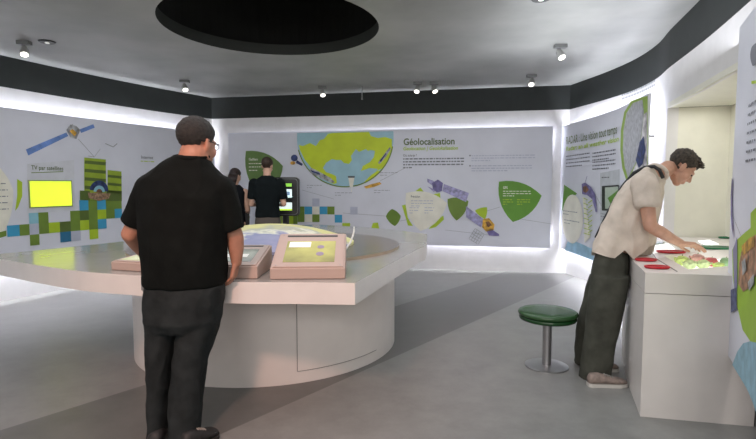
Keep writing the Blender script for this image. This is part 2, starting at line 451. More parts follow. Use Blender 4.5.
for k in range(3): st.append(line_quad(107.5, 176 + 7.8 * k, 121.2, 177.4 + 7.8 * k, 2.6))
P.poly('tower_stripe_graphic', st, G_DKOLIVE, R, 3)
P.poly('tower_base_graphic', [[(79.5, 190.5), (89.5, 191), (89.5, 200.5), (79.5, 200)], [(106, 190), (121.5, 191), (121.5, 201), (106, 201)]], G_DKOLIVE, R, 3)
P.poly('dish_graphic', [circ(98.5, 190, 9.2, 9.5, 20, 180, 378)], G_NAVY, R, 5)
P.poly('dish_rainbow_graphic', [circ(98.5, 191.5, 5.6, 6, 16, 180, 378)], G_LTBLUE, R, 6)
P.poly('dish_rainbow_graphic', [circ(98.5, 192.5, 3, 3.6, 16, 180, 378)], G_BROWN, R, 7)
P.poly('dish_base_graphic', [[(87, 192.5), (110, 193.5), (108, 198.5), (98, 201), (88, 198)]], mat('print_tan', (150, 122, 96), 0.5, var=.3, scale=30), R, 7)
xb = [-4, 6, 18.5, 28.5, 38, 48, 59, 70, 79.5, 88.5, 97.3, 106, 114.5, 121.8]
sb = [P.px(x, 215)[0] for x in xb]; zb = [1.195, 1.055, 0.92, 0.785, 0.65, 0.515]
cells = {'blue': [(0, 8), (0, 10), (1, 12), (2, 1), (2, 10)], 'olive': [(0, 9), (0, 11), (0, 12), (1, 4), (1, 7), (1, 9), (1, 11), (2, 2), (2, 4), (2, 7), (2, 9), (3, 3)],
         'dkolive': [(1, 8), (2, 6), (0, 13)], 'lime': [(1, 10), (2, 5), (2, 8), (3, 9)], 'ltblue': [(1, 3)], 'dkblue': [(3, 6)], 'lav': [(3, 7), (2, 3)], 'lime2': []}
mc = {'blue': G_BLUE, 'olive': G_OLIVE, 'dkolive': G_DKOLIVE, 'lime': G_LIME, 'ltblue': G_LTBLUE, 'dkblue': G_DKBLUE, 'lav': G_LAV}
for k, m in mc.items():
    polys = [[(sb[c], zb[r + 1]), (sb[c + 1], zb[r + 1]), (sb[c + 1], zb[r]), (sb[c], zb[r])] for r, c in cells[k] if c + 1 < len(sb)]
    for q_ in polys: link('pixel_square_graphic', P.flat([q_], 2), m, R)
P.poly('lime_sliver_graphic', [[(-4, 233), (6, 230.5), (6, 236), (-4, 239)]], G_OLIVE, R, 2)
# lit screen set in the left panel
q0, q1 = P.px(30, 207), P.px(70, 181.5)
c = path_left.at((q0[0] + q1[0]) / 2)
r2 = empty('lit_screen', (c.x, c.y, q0[1])); tag(r2, 'glowing yellow green rectangular screen set into the left curved wall panel', 'screen')
bm = bmesh.new(); strip(bm, path_left, q0[0] - .015, q1[0] + .015, q0[1] - .015, q1[1] + .015, -0.01, 0.016); link('screen_frame', bm, mat('screen_grey_frame', (150, 160, 110), .4), r2)
M_YEL = mat('lit_yellow_screen', (214, 232, 60), 0.4, emit=0.95, var=0.04, scale=4)
bm = bmesh.new(); strip(bm, path_left, q0[0], q1[0], q0[1], q1[1], 0.01, 0.02); link('screen_face', bm, M_YEL, r2)

# --- back panel
R, P = panel_thing('exhibition_board', path_back, 'long flat white panel on the back wall titled Géolocalisation with a half globe')
P.poly('leaf_graphic', [arc_poly([(246, 151), (283, 166), (262, 198)], 0.13)], mat('print_muted_green', (98, 128, 66), .5), R, 2)
text_on(P, 'leaf_heading_text', 'Galileo', 249, 160.5, 258, 0.045, G_WHITE, R, 3, 0.01)
para(P, 'leaf_print', 249, 164, 270, 3, 3.4, G_WHITE, R, 3, th=0.014)
gx, gy, grx, gry = 345.3, 138, 48.3, 49
th0 = -8
gl = [(gx + grx * math.cos(math.radians(t)), gy + gry * math.sin(math.radians(t))) for t in range(-7, 188, 5)]
P.poly('globe_graphic', [[(297.2, 133.0)] + [(x, y) for x, y in gl[::-1] if y > 133.2] + [(393.3, 131.2)]], mat('print_globe_sea', (160, 200, 214), .5, var=.03, scale=5), R, 1)
P.poly('continent_graphic', [
    [(299, 145), (303, 146), (310, 143), (316, 146), (320, 140), (324, 139), (328, 134), (332, 133), (369, 132), (371, 136), (378, 138), (385, 137), (392, 139), (392, 148), (388, 160), (384, 168), (376, 171), (378, 169), (370, 168), (361, 171), (363, 166), (370, 162), (374, 157), (375, 151), (371, 150), (368, 151), (366, 149), (359, 152), (356, 149), (351, 156), (352, 160), (349, 164), (344, 163), (341, 160), (336, 160), (332, 159), (326, 163), (323, 168), (326, 172), (332, 174), (336, 176), (337, 183), (334, 184), (325, 180), (314, 171), (305, 160), (300, 150)],
    [(363, 183.5), (370, 176), (377, 171), (381, 171), (374, 178)]], mat('print_globe_land', (204, 222, 40), .5, var=.03, scale=5), R, 2)
P.poly('globe_rim_graphic', [[(gx + (grx + e) * math.cos(math.radians(t)), gy + (gry + e) * math.sin(math.radians(t))) for e, ts in ((0.4, range(10, 172, 6)), (-0.7, range(166, 9, -6))) for t in ts]], G_OLIVE, R, 3)
P.poly('satellite_graphic', [circ(294.5, 158, 3.5, 3.4, 10), [(297, 160), (303, 164), (302, 166), (296, 163)]], G_NAVY, R, 3)
P.poly('satellite_core_graphic', [circ(293, 163, 2.6, 1.8, 10)], G_ORANGE, R, 4)
P.poly('ellipse_graphic', [[(309, 170), (312, 168), (320, 172), (331, 178), (335, 182), (333, 183), (322, 179), (312, 174)], [(378, 163), (386, 152), (390, 147), (391, 149), (386, 157), (380, 164)]], G_GREYPH, R, 4)
P.poly('ellipse_graphic', [[(311, 170), (320, 173), (320, 175), (312, 172)], [(379.5, 161), (386, 153), (386, 154.5), (381, 162)]], G_NAVY, R, 5)
P.poly('light_cone_graphic', [[(348.3, 177), (354.7, 177), (353, 187), (350, 187)], line_quad(351.6, 187, 351.6, 192, .5)], G_WHITE, R, 5)
P.poly('light_cone_top', [[(348, 176), (355, 176), (354.7, 177.8), (348.3, 177.8)]], G_DTEXT, R, 6)
P.poly('rocket_graphic', [[(364, 186.5), (372, 184), (380, 182), (381.5, 184), (374, 187), (366, 188.5)]], G_ORANGE, R, 4)
for a_ in ((380, 173, 398, 4), (307, 185.5, 322, 2), (335, 193, 352, 2), (374, 190.5, 390, 1)):
    para(P, 'globe_caption', a_[0], a_[1], a_[2], 2, 2.4, G_LAV if a_[3] > 5 else G_TEXT, R, 2, th=0.007)
P.poly('thin_line_graphic', [line_quad(380, 181, 405, 168, .35), line_quad(302, 190, 334, 199, .3), line_quad(430, 213, 445, 208, .35), line_quad(400, 221, 420, 217, .35), line_quad(470, 216, 500, 207, .35), line_quad(520, 219, 552, 224, .35), line_quad(343, 213, 386, 216, .35), line_quad(445, 230, 500, 236, .3)], G_LINE, R, 1)
text_on(P, 'title_text', 'Géolocalisation', 403.6, 145, 454.6, 0.108, G_TITLE, R, 2, 0.02, y1=144)
text_on(P, 'subtitle_text', 'Geolocation | Geolokalisation', 403.4, 150.3, 458, 0.058, G_LIME, R, 2, 0.02, 0.25)
text_on(P, 'lead_text', 'Où suis-je ?', 403.2, 156.6, 416.6, 0.04, G_DTEXT, R, 2, 0.01)
para(P, 'body_print', 403.2, 159.6, 464, 4, 2.9, G_TEXT, R, 2, th=0.02, short=.16)
para(P, 'body_print', 471.5, 156.2, 535, 3, 2.5, G_LAV, R, 2, th=0.014, short=.3)
para(P, 'body_print', 471.5, 166.3, 532, 3, 2.5, G_LAV, R, 2, th=0.014, short=.6)
P.poly('bullet_graphic', [circ(470, 155.6, .8, .8, 8), circ(470, 165.8, .8, .8, 8)], G_TEXT, R, 2)
sq = lambda x0, y0, x1, y1: [(x0, y0), (x1, y0), (x1, y1), (x0, y1)]
P.poly('pixel_square_graphic', [sq(304.7, 206.5, 312.2, 214.2), sq(319.7, 206.5, 327.2, 214.2), sq(334.8, 214.8, 342.2, 222.6)], G_BLUE, R, 2)
P.poly('pixel_square_graphic', [sq(297.7, 206.5, 304.5, 222), sq(312.4, 214.4, 319.6, 222), sq(327.4, 206.5, 334.6, 214.4), sq(275, 214, 297.6, 224)], G_OLIVE, R, 2)
P.poly('pixel_square_graphic', [sq(282, 206.5, 290, 224), sq(342.4, 223, 350.2, 230), sq(290.2, 214, 293.5, 224)], G_LIME, R, 3)
P.poly('pixel_square_graphic', [sq(312.4, 198.5, 319.6, 206.2), sq(350.4, 206.8, 357.6, 214.4)], G_LAV, R, 2)
P.poly('pixel_square_graphic', [sq(312.4, 206.6, 319.5, 214.2), sq(304.8, 214.4, 312.2, 222)], G_WHITE, R, 2)
P.poly('leaf_square_graphic', [arc_poly([(386, 216.5), (392, 209), (400.8, 216), (395, 226)], 0.1)], mat('print_mid_olive', (104, 136, 44), .5), R, 2)
P.poly('lime_chip_graphic', [[(371, 229), (373, 223), (378, 222.5), (379.5, 229)]], G_LIME, R, 2)
P.poly('lime_chip_graphic', [[(415.5, 191), (420.5, 187.5), (424, 192)], [(432, 194.4), (440, 193), (440.5, 198.5)], [(402, 205.5), (405.5, 204.5), (408, 218), (413, 226), (408, 225.5)], [(428.5, 229), (436.5, 220), (443.4, 215.5), (444, 219.5), (436, 227)]], G_LIME, R, 1)
P.poly('white_leaf_graphic', [arc_poly([(406, 193), (447, 203), (420.5, 231)], 0.14)], G_WHITE, R, 3)
text_on(P, 'leaf_heading_text', 'Précision', 411, 197.5, 420, 0.035, G_DTEXT, R, 4, .01)
para(P, 'leaf_print', 411, 201, 433, 3, 2.6, G_LAV, R, 4, th=0.01)
para(P, 'leaf_print', 409.5, 208, 419, 3, 2.6, G_LAV, R, 4, th=0.01); para(P, 'leaf_print', 424.5, 208, 434, 3, 2.6, G_LAV, R, 4, th=0.01)
P.poly('leaf_graphic', [arc_poly([(447.6, 199), (468.4, 201), (456.5, 220.6)], 0.12)], G_OLIVE, R, 3)
P.poly('lime_chip_graphic', [arc_poly([(475, 210.5), (487, 207.2), (485, 219)], 0.08)], G_LIME, R, 2)
P.poly('satellite_wing_graphic', [[(444, 184), (469, 193), (466, 202), (442.5, 191)], [(466, 206), (484, 219.5), (481, 227.5), (466, 217)], [(427, 178.5), (434, 181), (433, 186), (427.5, 182)], [(427, 186), (436, 190), (434, 192)]], mat('print_purple_wing', (164, 160, 200), .5, var=.2, scale=22), R, 5)
P.poly('satellite_body_graphic', [[(432, 183), (438, 179.5), (443, 183), (442, 191), (437, 192.5), (433, 189)], [(486, 230), (491, 229), (499, 234), (499, 236), (489, 235.5)]], G_PURPLE, R, 6)
P.poly('satellite_core_graphic', [[(483, 219), (489, 218), (494.5, 224.5), (493.5, 230), (486, 231.5), (482, 227)]], G_ORANGE, R, 6)
P.poly('satellite_core_graphic', [[(485.5, 222), (489, 221), (491.5, 225), (488, 227.5)]], G_BROWN, R, 7)
gr = []
for k in range(5):
    gr.append(line_quad(475.2 - 1.5 * k + 0, 228.5 + 2.9 * k * .9, 484 - 1.7 * k, 234 + 2.4 * k, .4)); gr.append(line_quad(475 + 2.2 * k, 228.5 + 1.6 * k, 469 + 2.3 * k, 238.5 + 1.4 * k, .4))
P.poly('antenna_grid_graphic', gr, G_LINE, R, 4)
P.poly('leaf_graphic', [arc_poly([(499, 181.6), (541.6, 195.6), (512.8, 222)], 0.13)], G_GREEN, R, 2)
text_on(P, 'leaf_heading_text', 'GPS', 503, 188.8, 507.6, 0.04, G_WHITE, R, 3, .02)
para(P, 'leaf_print', 503, 191.6, 531, 3, 2.3, G_WHITE, R, 3, th=0.012)
para(P, 'leaf_print', 503, 200, 513, 3, 2.3, G_LIME, R, 3, th=0.012); para(P, 'leaf_print', 517, 200, 530, 3, 2.3, G_LIME, R, 3, th=0.012)

# --- radar panel
R, P = panel_thing('exhibition_board', path_radar, 'curved white panel titled RADAR on the right wall behind the leaning man')
text_on(P, 'title_text', 'RADAR : Une vision tout temps', 567.2, 144.4, 618, 0.115, G_TITLE, R, 6, 0.008, y1=134)
text_on(P, 'subtitle_text', 'Radar: an all weather vision', 567, 151, 619.5, 0.065, G_LIME, R, 6, 0.015, 0.1)
for (x0, y0, x1, n) in ((566.5, 157, 590, 4), (593, 154, 616, 3), (593, 163, 616, 3)):
    para(P, 'body_print', x0, y0, x1, n, 3.4, G_TEXT, R, 2, th=0.016, short=.7)
ring = [(643.5, 97), (632, 101), (625, 112), (621.6, 130), (621, 150), (623, 168), (628, 184), (634, 196), (648.5, 205)]
P.poly('green_ring_graphic', [ring + [(648.5, 96)]], mat('print_ring_green', (150, 180, 80), .5), R, 3)
P.poly('city_photo_graphic', [[(643.5, 99.5), (634, 103), (627.5, 113), (624.4, 130), (623.8, 150), (625.6, 166), (629, 178), (638, 160), (643, 130), (645, 112)]], mat('print_city', (176, 178, 184), .5, var=.12, scale=24), R, 4)
P.poly('snow_photo_graphic', [[(645, 114), (643, 132), (638.5, 160), (630, 180), (634, 192), (648, 190), (648, 112)]], mat('print_snow', (206, 200, 216), .5, var=.35, scale=11), R, 4)
P.poly('purple_patch_graphic', [[(641, 142), (645, 136), (647, 150), (644, 164), (640, 168), (637, 160)]], G_NAVY, R, 5)
P.poly('leaf_graphic', [[(564.4, 184.6), (577.4, 193.4), (569, 203), (562.4, 211)]], G_GREEN, R, 2)
P.poly('white_leaf_graphic', [circ(573, 219, 10.5, 24.5, 28)], G_WHITE, R, 3)
para(P, 'leaf_print', 564, 211, 578, 2, 3, G_TEXT, R, 4, th=.01); para(P, 'leaf_print', 565, 220, 580, 2, 3, G_TEXT, R, 4, th=.01)
P.poly('radar_tower_graphic', [[(583, 197), (586, 197.5), (588, 215), (591, 237), (585, 243), (585, 215)]], G_WHITE, R, 4)
tw = [line_quad(584.5, 198 + 5 * k, 588.5 + .8 * k / 2, 200 + 5 * k, .7) for k in range(8)] + [line_quad(593, 200 + 5 * k, 589, 203 + 5 * k, .7) for k in range(7)]
P.poly('radar_tower_lines', tw, G_LIME, R, 5)
P.poly('radar_satellite_graphic', [[(582.5, 184), (586, 182.5), (592, 187), (596, 194), (598, 212), (596.5, 212), (593, 199), (588, 195), (583, 194)], line_quad(586, 183, 588, 176, .4)], G_PURPLE, R, 5)
P.poly('radar_satellite_core', [[(584, 187), (587, 185.5), (590, 190), (587, 193), (584, 191.5)]], G_BROWN, R, 6)
para(P, 'inset_caption', 602.5, 178, 610, 1, 3, G_DTEXT, R, 4, th=.012, short=1)
P.poly('inset_frame_graphic', [[(600.5, 173), (620, 169), (620, 217), (600.5, 221)]], mat('print_card2', (196, 200, 206), .5), R, 1)
P.poly('inset_black_graphic', [[(602.4, 186), (619.5, 184.8), (619.5, 211), (602.4, 210.5)]], M_BLACK, R, 3)
P.poly('inset_picture_graphic', [[(605.8, 187.5), (619, 186.5), (619, 209), (605.8, 208.6)]], mat('print_inset', (182, 196, 180), .5), R, 4)
P.poly('inset_leaf_graphic', [[(608.5, 198), (619, 190), (619, 207), (613, 207)]], G_GREEN, R, 5)
para(P, 'inset_print', 601.5, 214, 611, 2, 2.5, G_TEXT, R, 4, th=.01)
P.poly('blue_globe_graphic', [[(565, 249.9), (567, 244), (569.5, 239.2), (576, 241.5), (584, 244.8), (592, 248.6), (594.5, 258), (595, 261.2), (580, 255.5)]], mat('print_sky_blue', (150, 196, 222), .5, var=.08), R, 2)
P.poly('thin_line_graphic', [line_quad(594, 192, 602, 206, .35), line_quad(563, 232, 572, 243, .35)], G_LINE, R, 2)

# --- near right panel
R, P = panel_thing('exhibition_board', path_near, 'nearest white panel at the right edge with large lime shape and satellite photo')
P.poly('lime_shape_graphic', [[(733.5, 250), (738, 240), (747, 232), (752, 228), (752, 213), (757, 208), (790, 190), (790, 380), (752, 342), (744, 330), (737, 300), (734, 275)]], mat('print_bright_lime', (158, 196, 46), .5), R, 2)
P.poly('satellite_photo_graphic', [[(741, 262), (744, 249), (750, 240), (757, 235), (775, 228), (780, 300), (757, 276), (751, 288), (745, 292), (740, 284)]], mat('print_sat_photo', (150, 110, 84), .5, var=.7, scale=16), R, 3)
P.poly('satellite_gold_graphic', [[(744, 246), (752, 238), (757, 236), (757, 246), (750, 252), (745, 256)]], G_ORANGE, R, 4)
P.poly('satellite_silver_graphic', [[(744.5, 262), (748, 258), (749.5, 270), (745.5, 276)], [(751, 282), (757, 274), (757, 284), (752, 291)]], G_GREYPH, R, 5)
P.poly('purple_bar_graphic', [[(734.6, 250), (739, 236), (739, 288), (736, 289)]], mat('print_violet', (134, 132, 170), .5), R, 3)
P.poly('solar_module_graphic', [[(732.4, 290), (738.6, 287.5), (738.6, 309), (732.6, 313)]], mat('print_slate', (84, 92, 130), .5, var=.3, scale=30), R, 3)
P.poly('blue_corner_graphic', [[(734, 365), (739, 352), (745, 343.5), (752, 341.5), (790, 350), (790, 470), (749, 389.5)]], mat('print_ice_blue', (142, 184, 202), .5, var=.1, scale=14), R, 3)
P.poly('violet_arc_graphic', [[(733, 178), (731.8, 195), (731.8, 215), (733, 228), (735, 240), (734.4, 228), (733.4, 214), (733.4, 195), (734, 180)]], G_PURPLE, R, 2)
P.poly('thin_line_graphic', [line_quad(733.5, 215, 744, 240, .4), line_quad(741.5, 276, 741.5, 290, .4)], G_LINE, R, 2)
P.poly('heading_text', [arc_poly([(753, 47), (760, 42), (762, 60), (754, 66)], .1)], G_TEXT, R, 2)
P.poly('heading_underline', [[(752.6, 81), (770, 78), (770, 81), (753, 84)]], G_LIME, R, 2)
para(P, 'body_print', 749.5, 107, 790, 7, 9, G_TEXT, R, 2, th=.012, short=1)
# sign lines on the fascia
Ph = Panel(wall_r)
rs = empty('wall_lettering', (*Ph.path.at(Ph.px(635, 92)[0]), 2.4)); tag(rs, 'rows of tiny grey lettering on the white band above the RADAR panel', 'lettering')
for k in range(3): para(Ph, 'letter_row', 622, 92.5 + 3.6 * k, 655, 1, 3, G_LINE, rs, 1, th=.02, short=1)

# ---------------------------------------------------------------- central table
BC = Vector((-0.98, 4.5)); TZ = 0.85
T = empty('display_table', (BC.x, BC.y, 0)); tag(T, 'large white rounded exhibition table on a drum base in the middle of the room', 'table')
bm = bmesh.new(); cyl(bm, (BC.x, BC.y, 0), (BC.x, BC.y, TZ - .12), 1.13, 1.13, 96); o = link('base', bm, M_TABLEW, T); smooth_angle(o)
bm = bmesh.new()
def ang(px):                       # angle on the drum for a pixel column
    r = ray(px, 340); r = Vector((r.x, r.y)).normalized(); b_ = -2 * r.dot(BC); c_ = BC.dot(BC) - 1.13 ** 2
    t = (-b_ - math.sqrt(max(0, b_ * b_ - 4 * c_))) / 2; p = r * t - BC; return math.atan2(p.y, p.x)
a0, a1 = ang(297), ang(376); n = 16; lp = []
for k in range(n + 1):
    t = a0 + (a1 - a0) * k / n; d = Vector((math.cos(t), math.sin(t)))
    lp.append([bm.verts.new((BC.x + d.x * r, BC.y + d.y * r, z)) for r, z in ((1.12, .09), (1.134, .09), (1.134, .725), (1.12, .725))])
for A_, B_ in zip(lp[:-1], lp[1:]):
    for k in range(4): bm.faces.new((A_[k], B_[k], B_[(k + 1) % 4], A_[(k + 1) % 4]))
bm.faces.new(lp[0]); bm.faces.new(lp[-1][::-1]); smooth_angle(link('access_panel', bm, M_TABLEW, T))
bm = bmesh.new()
for t, z0, z1 in ((a0, .09, .725),):
    d = Vector((math.cos(t), math.sin(t))); box(bm, (BC.x + d.x * 1.133, BC.y + d.y * 1.133, .41), (.005, .005, .64))
for k in range(24):
    t = a0 + (a1 - a0) * (k + .5) / 24; d = Vector((math.cos(t), math.sin(t)))
    M = Matrix.Translation((BC.x + d.x * 1.133, BC.y + d.y * 1.133, .088)) @ Matrix.Rotation(t, 4, 'Z'); box(bm, (0, 0, 0), (.004, abs(a1 - a0) * 1.133 / 24 + .002, .004), M)
link('panel_seam', bm, mat('seam_grey', (128, 124, 122), .6), T)
A_ = PZ(355, 283, TZ); B_ = PZ(-14, 256, TZ); C_ = PZ(427, 234, TZ)
def side(a, b, mids): return Path([a] + mids + [b]).p[:-1]
front = side((A_.x, A_.y), (B_.x - .05, B_.y + .02), [xy(PZ(300, 282.3, TZ)), xy(PZ(225, 281.5, TZ)), xy(PZ(146, 276, TZ)), xy(PZ(74, 270.5, TZ)), xy(PZ(0, 259, TZ))])
leftb = side((B_.x - .05, B_.y + .02), (-0.9, 6.95), [xy(PZ(60, 248, TZ)), xy(PZ(127, 241, TZ)), (-1.75, 6.35)])
back = side((-0.9, 6.95), (C_.x, C_.y), [xy(PZ(353, 226.6, TZ)), xy(PZ(391, 229.6, TZ))])
right = side((C_.x, C_.y), (A_.x, A_.y), [xy(PZ(426, 244.5, TZ)), xy(PZ(418, 249, TZ)), xy(PZ(388, 265, TZ))])
outl = [Vector(p) for p in (front + leftb + back + right)]
bm = bmesh.new(); prism(bm, outl, TZ - .125, TZ)
bmesh.ops.recalc_face_normals(bm, faces=bm.faces)
for f in bm.faces: f.material_index = 1 if f.normal.z > .9 else 0
o = link('tabletop', bm, [M_TABLEW, M_TOP], T)
bm = bmesh.new(); cyl(bm, (BC.x, BC.y, TZ), (BC.x, BC.y, TZ + .022), 1.17, 1.17, 96)
for f in bm.faces: f.material_index = 0 if abs(f.normal.z) < .5 else 1
bm.normal_update()
for f in bm.faces: f.material_index = 0 if abs(f.normal.z) < .5 else 1
link('raised_disc', bm, [mat('disc_edge', (176, 160, 140), .4), mat('disc_top', (112, 102, 94), .2, var=.03)], T)
# map dome
mm_ = bpy.data.materials.new('printed_map'); mm_.use_nodes = True; N = mm_.node_tree.nodes; L = mm_.node_tree.links; bs = N['Principled BSDF']
tc = N.new('ShaderNodeTexCoord'); mp = N.new('ShaderNodeMapping'); mp.inputs['Scale'].default_value = (1.3, 2.0, 1); mp.inputs['Location'].default_value = (0.55, 0.35, 0)
nz = N.new('ShaderNodeTexNoise'); nz.inputs['Scale'].default_value = 1.5; nz.inputs['Detail'].default_value = 6
sx = N.new('ShaderNodeSeparateXYZ'); L.new(tc.outputs['Object'], sx.inputs[0])
L.new(tc.outputs['Object'], mp.inputs[0]); L.new(mp.outputs[0], nz.inputs['Vector'])
ad = N.new('ShaderNodeMath'); ad.operation = 'MULTIPLY_ADD'; L.new(sx.outputs['Y'], ad.inputs[0]); ad.inputs[1].default_value = .42; L.new(nz.outputs['Fac'], ad.inputs[2])
cr = N.new('ShaderNodeValToRGB'); cr.color_ramp.interpolation = 'LINEAR'; E = cr.color_ramp.elements
E[0].position = .12; E[0].color = rgb(150, 150, 178); E[1].position = .22; E[1].color = rgb(132, 136, 170)
for p_, c_ in ((.26, (222, 220, 200)), (.30, (168, 170, 160)), (.40, (206, 204, 140)), (.7, (222, 216, 158)), (.85, (206, 208, 176))):
    e_ = E.new(p_); e_.color = rgb(*c_)
L.new(ad.outputs[0], cr.inputs['Fac']); L.new(cr.outputs['Color'], bs.inputs['Base Color']); bs.inputs['Roughness'].default_value = .5
L.new(cr.outputs['Color'], bs.inputs['Emission Color']); bs.inputs['Emission Strength'].default_value = .12
bm = bmesh.new(); rr_, hh = .76, .155; Rs = (rr_ ** 2 + hh ** 2) / (2 * hh); prev = None; top = bm.verts.new((BC.x, BC.y, TZ + .022 + hh + .02))
rings = []
for k in range(1, 13):
    r_ = rr_ * k / 12; z_ = math.sqrt(Rs ** 2 - r_ ** 2) - (Rs - hh)
    rings.append([bm.verts.new((BC.x + r_ * math.cos(2 * math.pi * j / 72), BC.y + r_ * math.sin(2 * math.pi * j / 72), TZ + .042 + z_)) for j in range(72)])
rings.append([bm.verts.new((BC.x + rr_ * math.cos(2 * math.pi * j / 72), BC.y + rr_ * math.sin(2 * math.pi * j / 72), TZ + .022)) for j in range(72)])
for j in range(72): bm.faces.new((top, rings[0][j], rings[0][(j + 1) % 72]))
for a, b in zip(rings[:-1], rings[1:]):
    for j in range(72): bm.faces.new((a[j], b[j], b[(j + 1) % 72], a[(j + 1) % 72]))
bm.faces.new(rings[-1]); smooth_angle(link('map_dome', bm, mm_, T), 50)
bm = bmesh.new(); tube(bm, [PD(354.2, 227, 4.1), PD(354, 231, 3.95), PD(352.8, 236, 3.8), PD(350.5, 242, 3.65), PD(347, 247.5, 3.5), PD(345, 250, 3.42)], .007)
o = link('cable', bm, mat('white_cable', (225, 222, 218), .4), None, True); tag(o, 'thin white cable arcing from the map dome to the console with a screen', 'cable')

M_CONS = mat('beige_console', (180, 158, 148), .4, var=.02)
M_SCR = mat('console_screen', (150, 150, 80), .15, var=.22, scale=4, emit=.25)
M_SCR2 = mat('console_screen_dim', (120, 124, 112), .12, var=.3, scale=7, emit=.18)
M_SCR3 = mat('console_screen_green', (206, 214, 168), .15, var=.08, scale=5, emit=.3)
def console(label, x0, x1, y0, y1, zf, zb, ins, mscr, slot=True, rz=0, pivot=None):
    """wedge console; x0..x1 along the table edge, y0 front, y1 back"""
    root = empty('touch_console', ((x0 + x1) / 2, y0, TZ), rz); tag(root, label, 'console', 'sloping touch consoles on the table edge')
    W = (x1 - x0) / 2; Dp = y1 - y0; h0 = zf - TZ; h1 = zb - TZ
    bm = bmesh.new(); pr = [(0, 0.001), (Dp, 0.001), (Dp, h1), (0, h0)]
    l_ = [bm.verts.new((-W, y, z)) for y, z in pr]; r_ = [bm.verts.new((W, y, z)) for y, z in pr]
    bm.faces.new(l_); bm.faces.new(r_[::-1])
    for k in range(4): bm.faces.new((l_[k], r_[k], r_[(k + 1) % 4], l_[(k + 1) % 4]))
    bmesh.ops.recalc_face_normals(bm, faces=bm.faces)
    bmesh.ops.bevel(bm, geom=bm.edges[:], offset=.004, segments=1, affect='EDGES')
    link('console_body', bm, M_CONS, root, world=False)
    tl = math.atan2(h1 - h0, Dp); Ls = math.hypot(Dp, h1 - h0)
    M = Matrix.Translation((0, 0, h0)) @ Matrix.Rotation(tl, 4, 'X')
    bm = bmesh.new(); box(bm, (0, Ls * .5, .002), (2 * W - .025, Ls - .02, .008), M); fp = link('face_plate', bm, M_CONS, root, world=False)
    bm = bmesh.new(); ix, iy0, iy1 = ins; box(bm, (0, Ls * (iy0 + iy1) / 2, .0035), (2 * W * ix, Ls * (iy1 - iy0), .008), M); scr = link('touch_screen', bm, mscr, root, world=False)
    if slot:
        bm = bmesh.new(); box(bm, (0, Ls * .9, .0045), (2 * W * ix * 1.06, .022, .006), M); link('slot', bm, M_BLACK, root, world=False)
    bm = bmesh.new()
    for sx_ in (-1, 1):
        for fy in (.06, .94): cyl(bm, M @ Vector((sx_ * (W - .03), Ls * fy, .004)), M @ Vector((sx_ * (W - .03), Ls * fy, .008)), .004, n=8)
    link('screw', bm, M_CHROME, root, world=False)
    return root, M, Ls, W
f0 = PZ(270, 280, TZ)
r1, M, Ls, W = console('beige sloping console with olive touch screen, right of the man in black', PZ(269.5, 280, TZ).x, PZ(345, 280, TZ).x, f0.y + .02, f0.y + .44, TZ + .065, TZ + .225, (.70, .14, .74), M_SCR, rz=.045)
bm = bmesh.new(); box(bm, (-W * .32, Ls * .63, .0085), (W * .62, Ls * .16, .001), M); link('screen_window', bm, mat('window_white', (226, 222, 214), .3, emit=.3), r1, world=False)
bm = bmesh.new()
cyl(bm, M @ Vector((W * .28, Ls * .56, .0078)), M @ Vector((W * .28, Ls * .56, .0088)), .022, n=20); cyl(bm, M @ Vector((W * .28, Ls * .36, .0078)), M @ Vector((W * .28, Ls * .36, .0088)), .024, n=20)
link('screen_icon', bm, mat('icon_mauve', (140, 124, 146), .3, emit=.1), r1, world=False)
r1, M, Ls, W = console('beige low console with dim screen, directly behind the right hand of the man in black', -1.14, PZ(255, 281, TZ).x, f0.y + .03, f0.y + .44, TZ + .075, TZ + .15, (.74, .16, .74), M_SCR2)
bm = bmesh.new(); box(bm, (W * .1, Ls * .42, .0085), (W * .9, Ls * .14, .001), M); link('screen_window', bm, mat('window_white', (226, 222, 214), .3, emit=.3), r1, world=False)
l0 = PZ(98.4, 273.5, TZ)
console('beige flat console with pale green screen, left of the man in black', l0.x, l0.x + .52, l0.y + .05, l0.y + .47, TZ + .055, TZ + .085, (.86, .1, .9), M_SCR3, False, rz=-.30)

# ---------------------------------------------------------------- stool
sc_ = PZ(546.5, 366, 0); 
st = empty('stool', (sc_.x, sc_.y, 0)); tag(st, 'round stool with thick glossy green seat on a steel pedestal', 'stool')
def lathe(bm, prof, cx=0, cy=0, n=48):
    loops = [[bm.verts.new((cx + r * math.cos(2 * math.pi * k / n), cy + r * math.sin(2 * math.pi * k / n), z)) for k in range(n)] for r, z in prof]
    for a, b in zip(loops[:-1], loops[1:]):
        for k in range(n): bm.faces.new((a[k], a[(k + 1) % n], b[(k + 1) % n], b[k]))
    bm.faces.new(loops[0][::-1]); bm.faces.new(loops[-1])
M_SEAT = mat('green_vinyl', (46, 80, 46), .22, var=.05)
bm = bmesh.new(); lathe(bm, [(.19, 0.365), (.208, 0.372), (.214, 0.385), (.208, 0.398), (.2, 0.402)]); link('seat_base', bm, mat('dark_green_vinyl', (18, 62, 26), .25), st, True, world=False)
bm = bmesh.new(); lathe(bm, [(.2, 0.402), (.217, 0.408), (.222, 0.420), (.217, 0.432), (.205, 0.438), (.12, 0.442)]); link('seat', bm, M_SEAT, st, True, world=False)
bm = bmesh.new(); lathe(bm, [(.034, .012), (.034, .366)], n=28); smooth_angle(link('pedestal', bm, M_CHROME, st, world=False))
bm = bmesh.new(); lathe(bm, [(.162, .0), (.162, .008), (.15, .013), (.03, .016)]); smooth_angle(link('base_plate', bm, M_CHROME, st, world=False), 60)

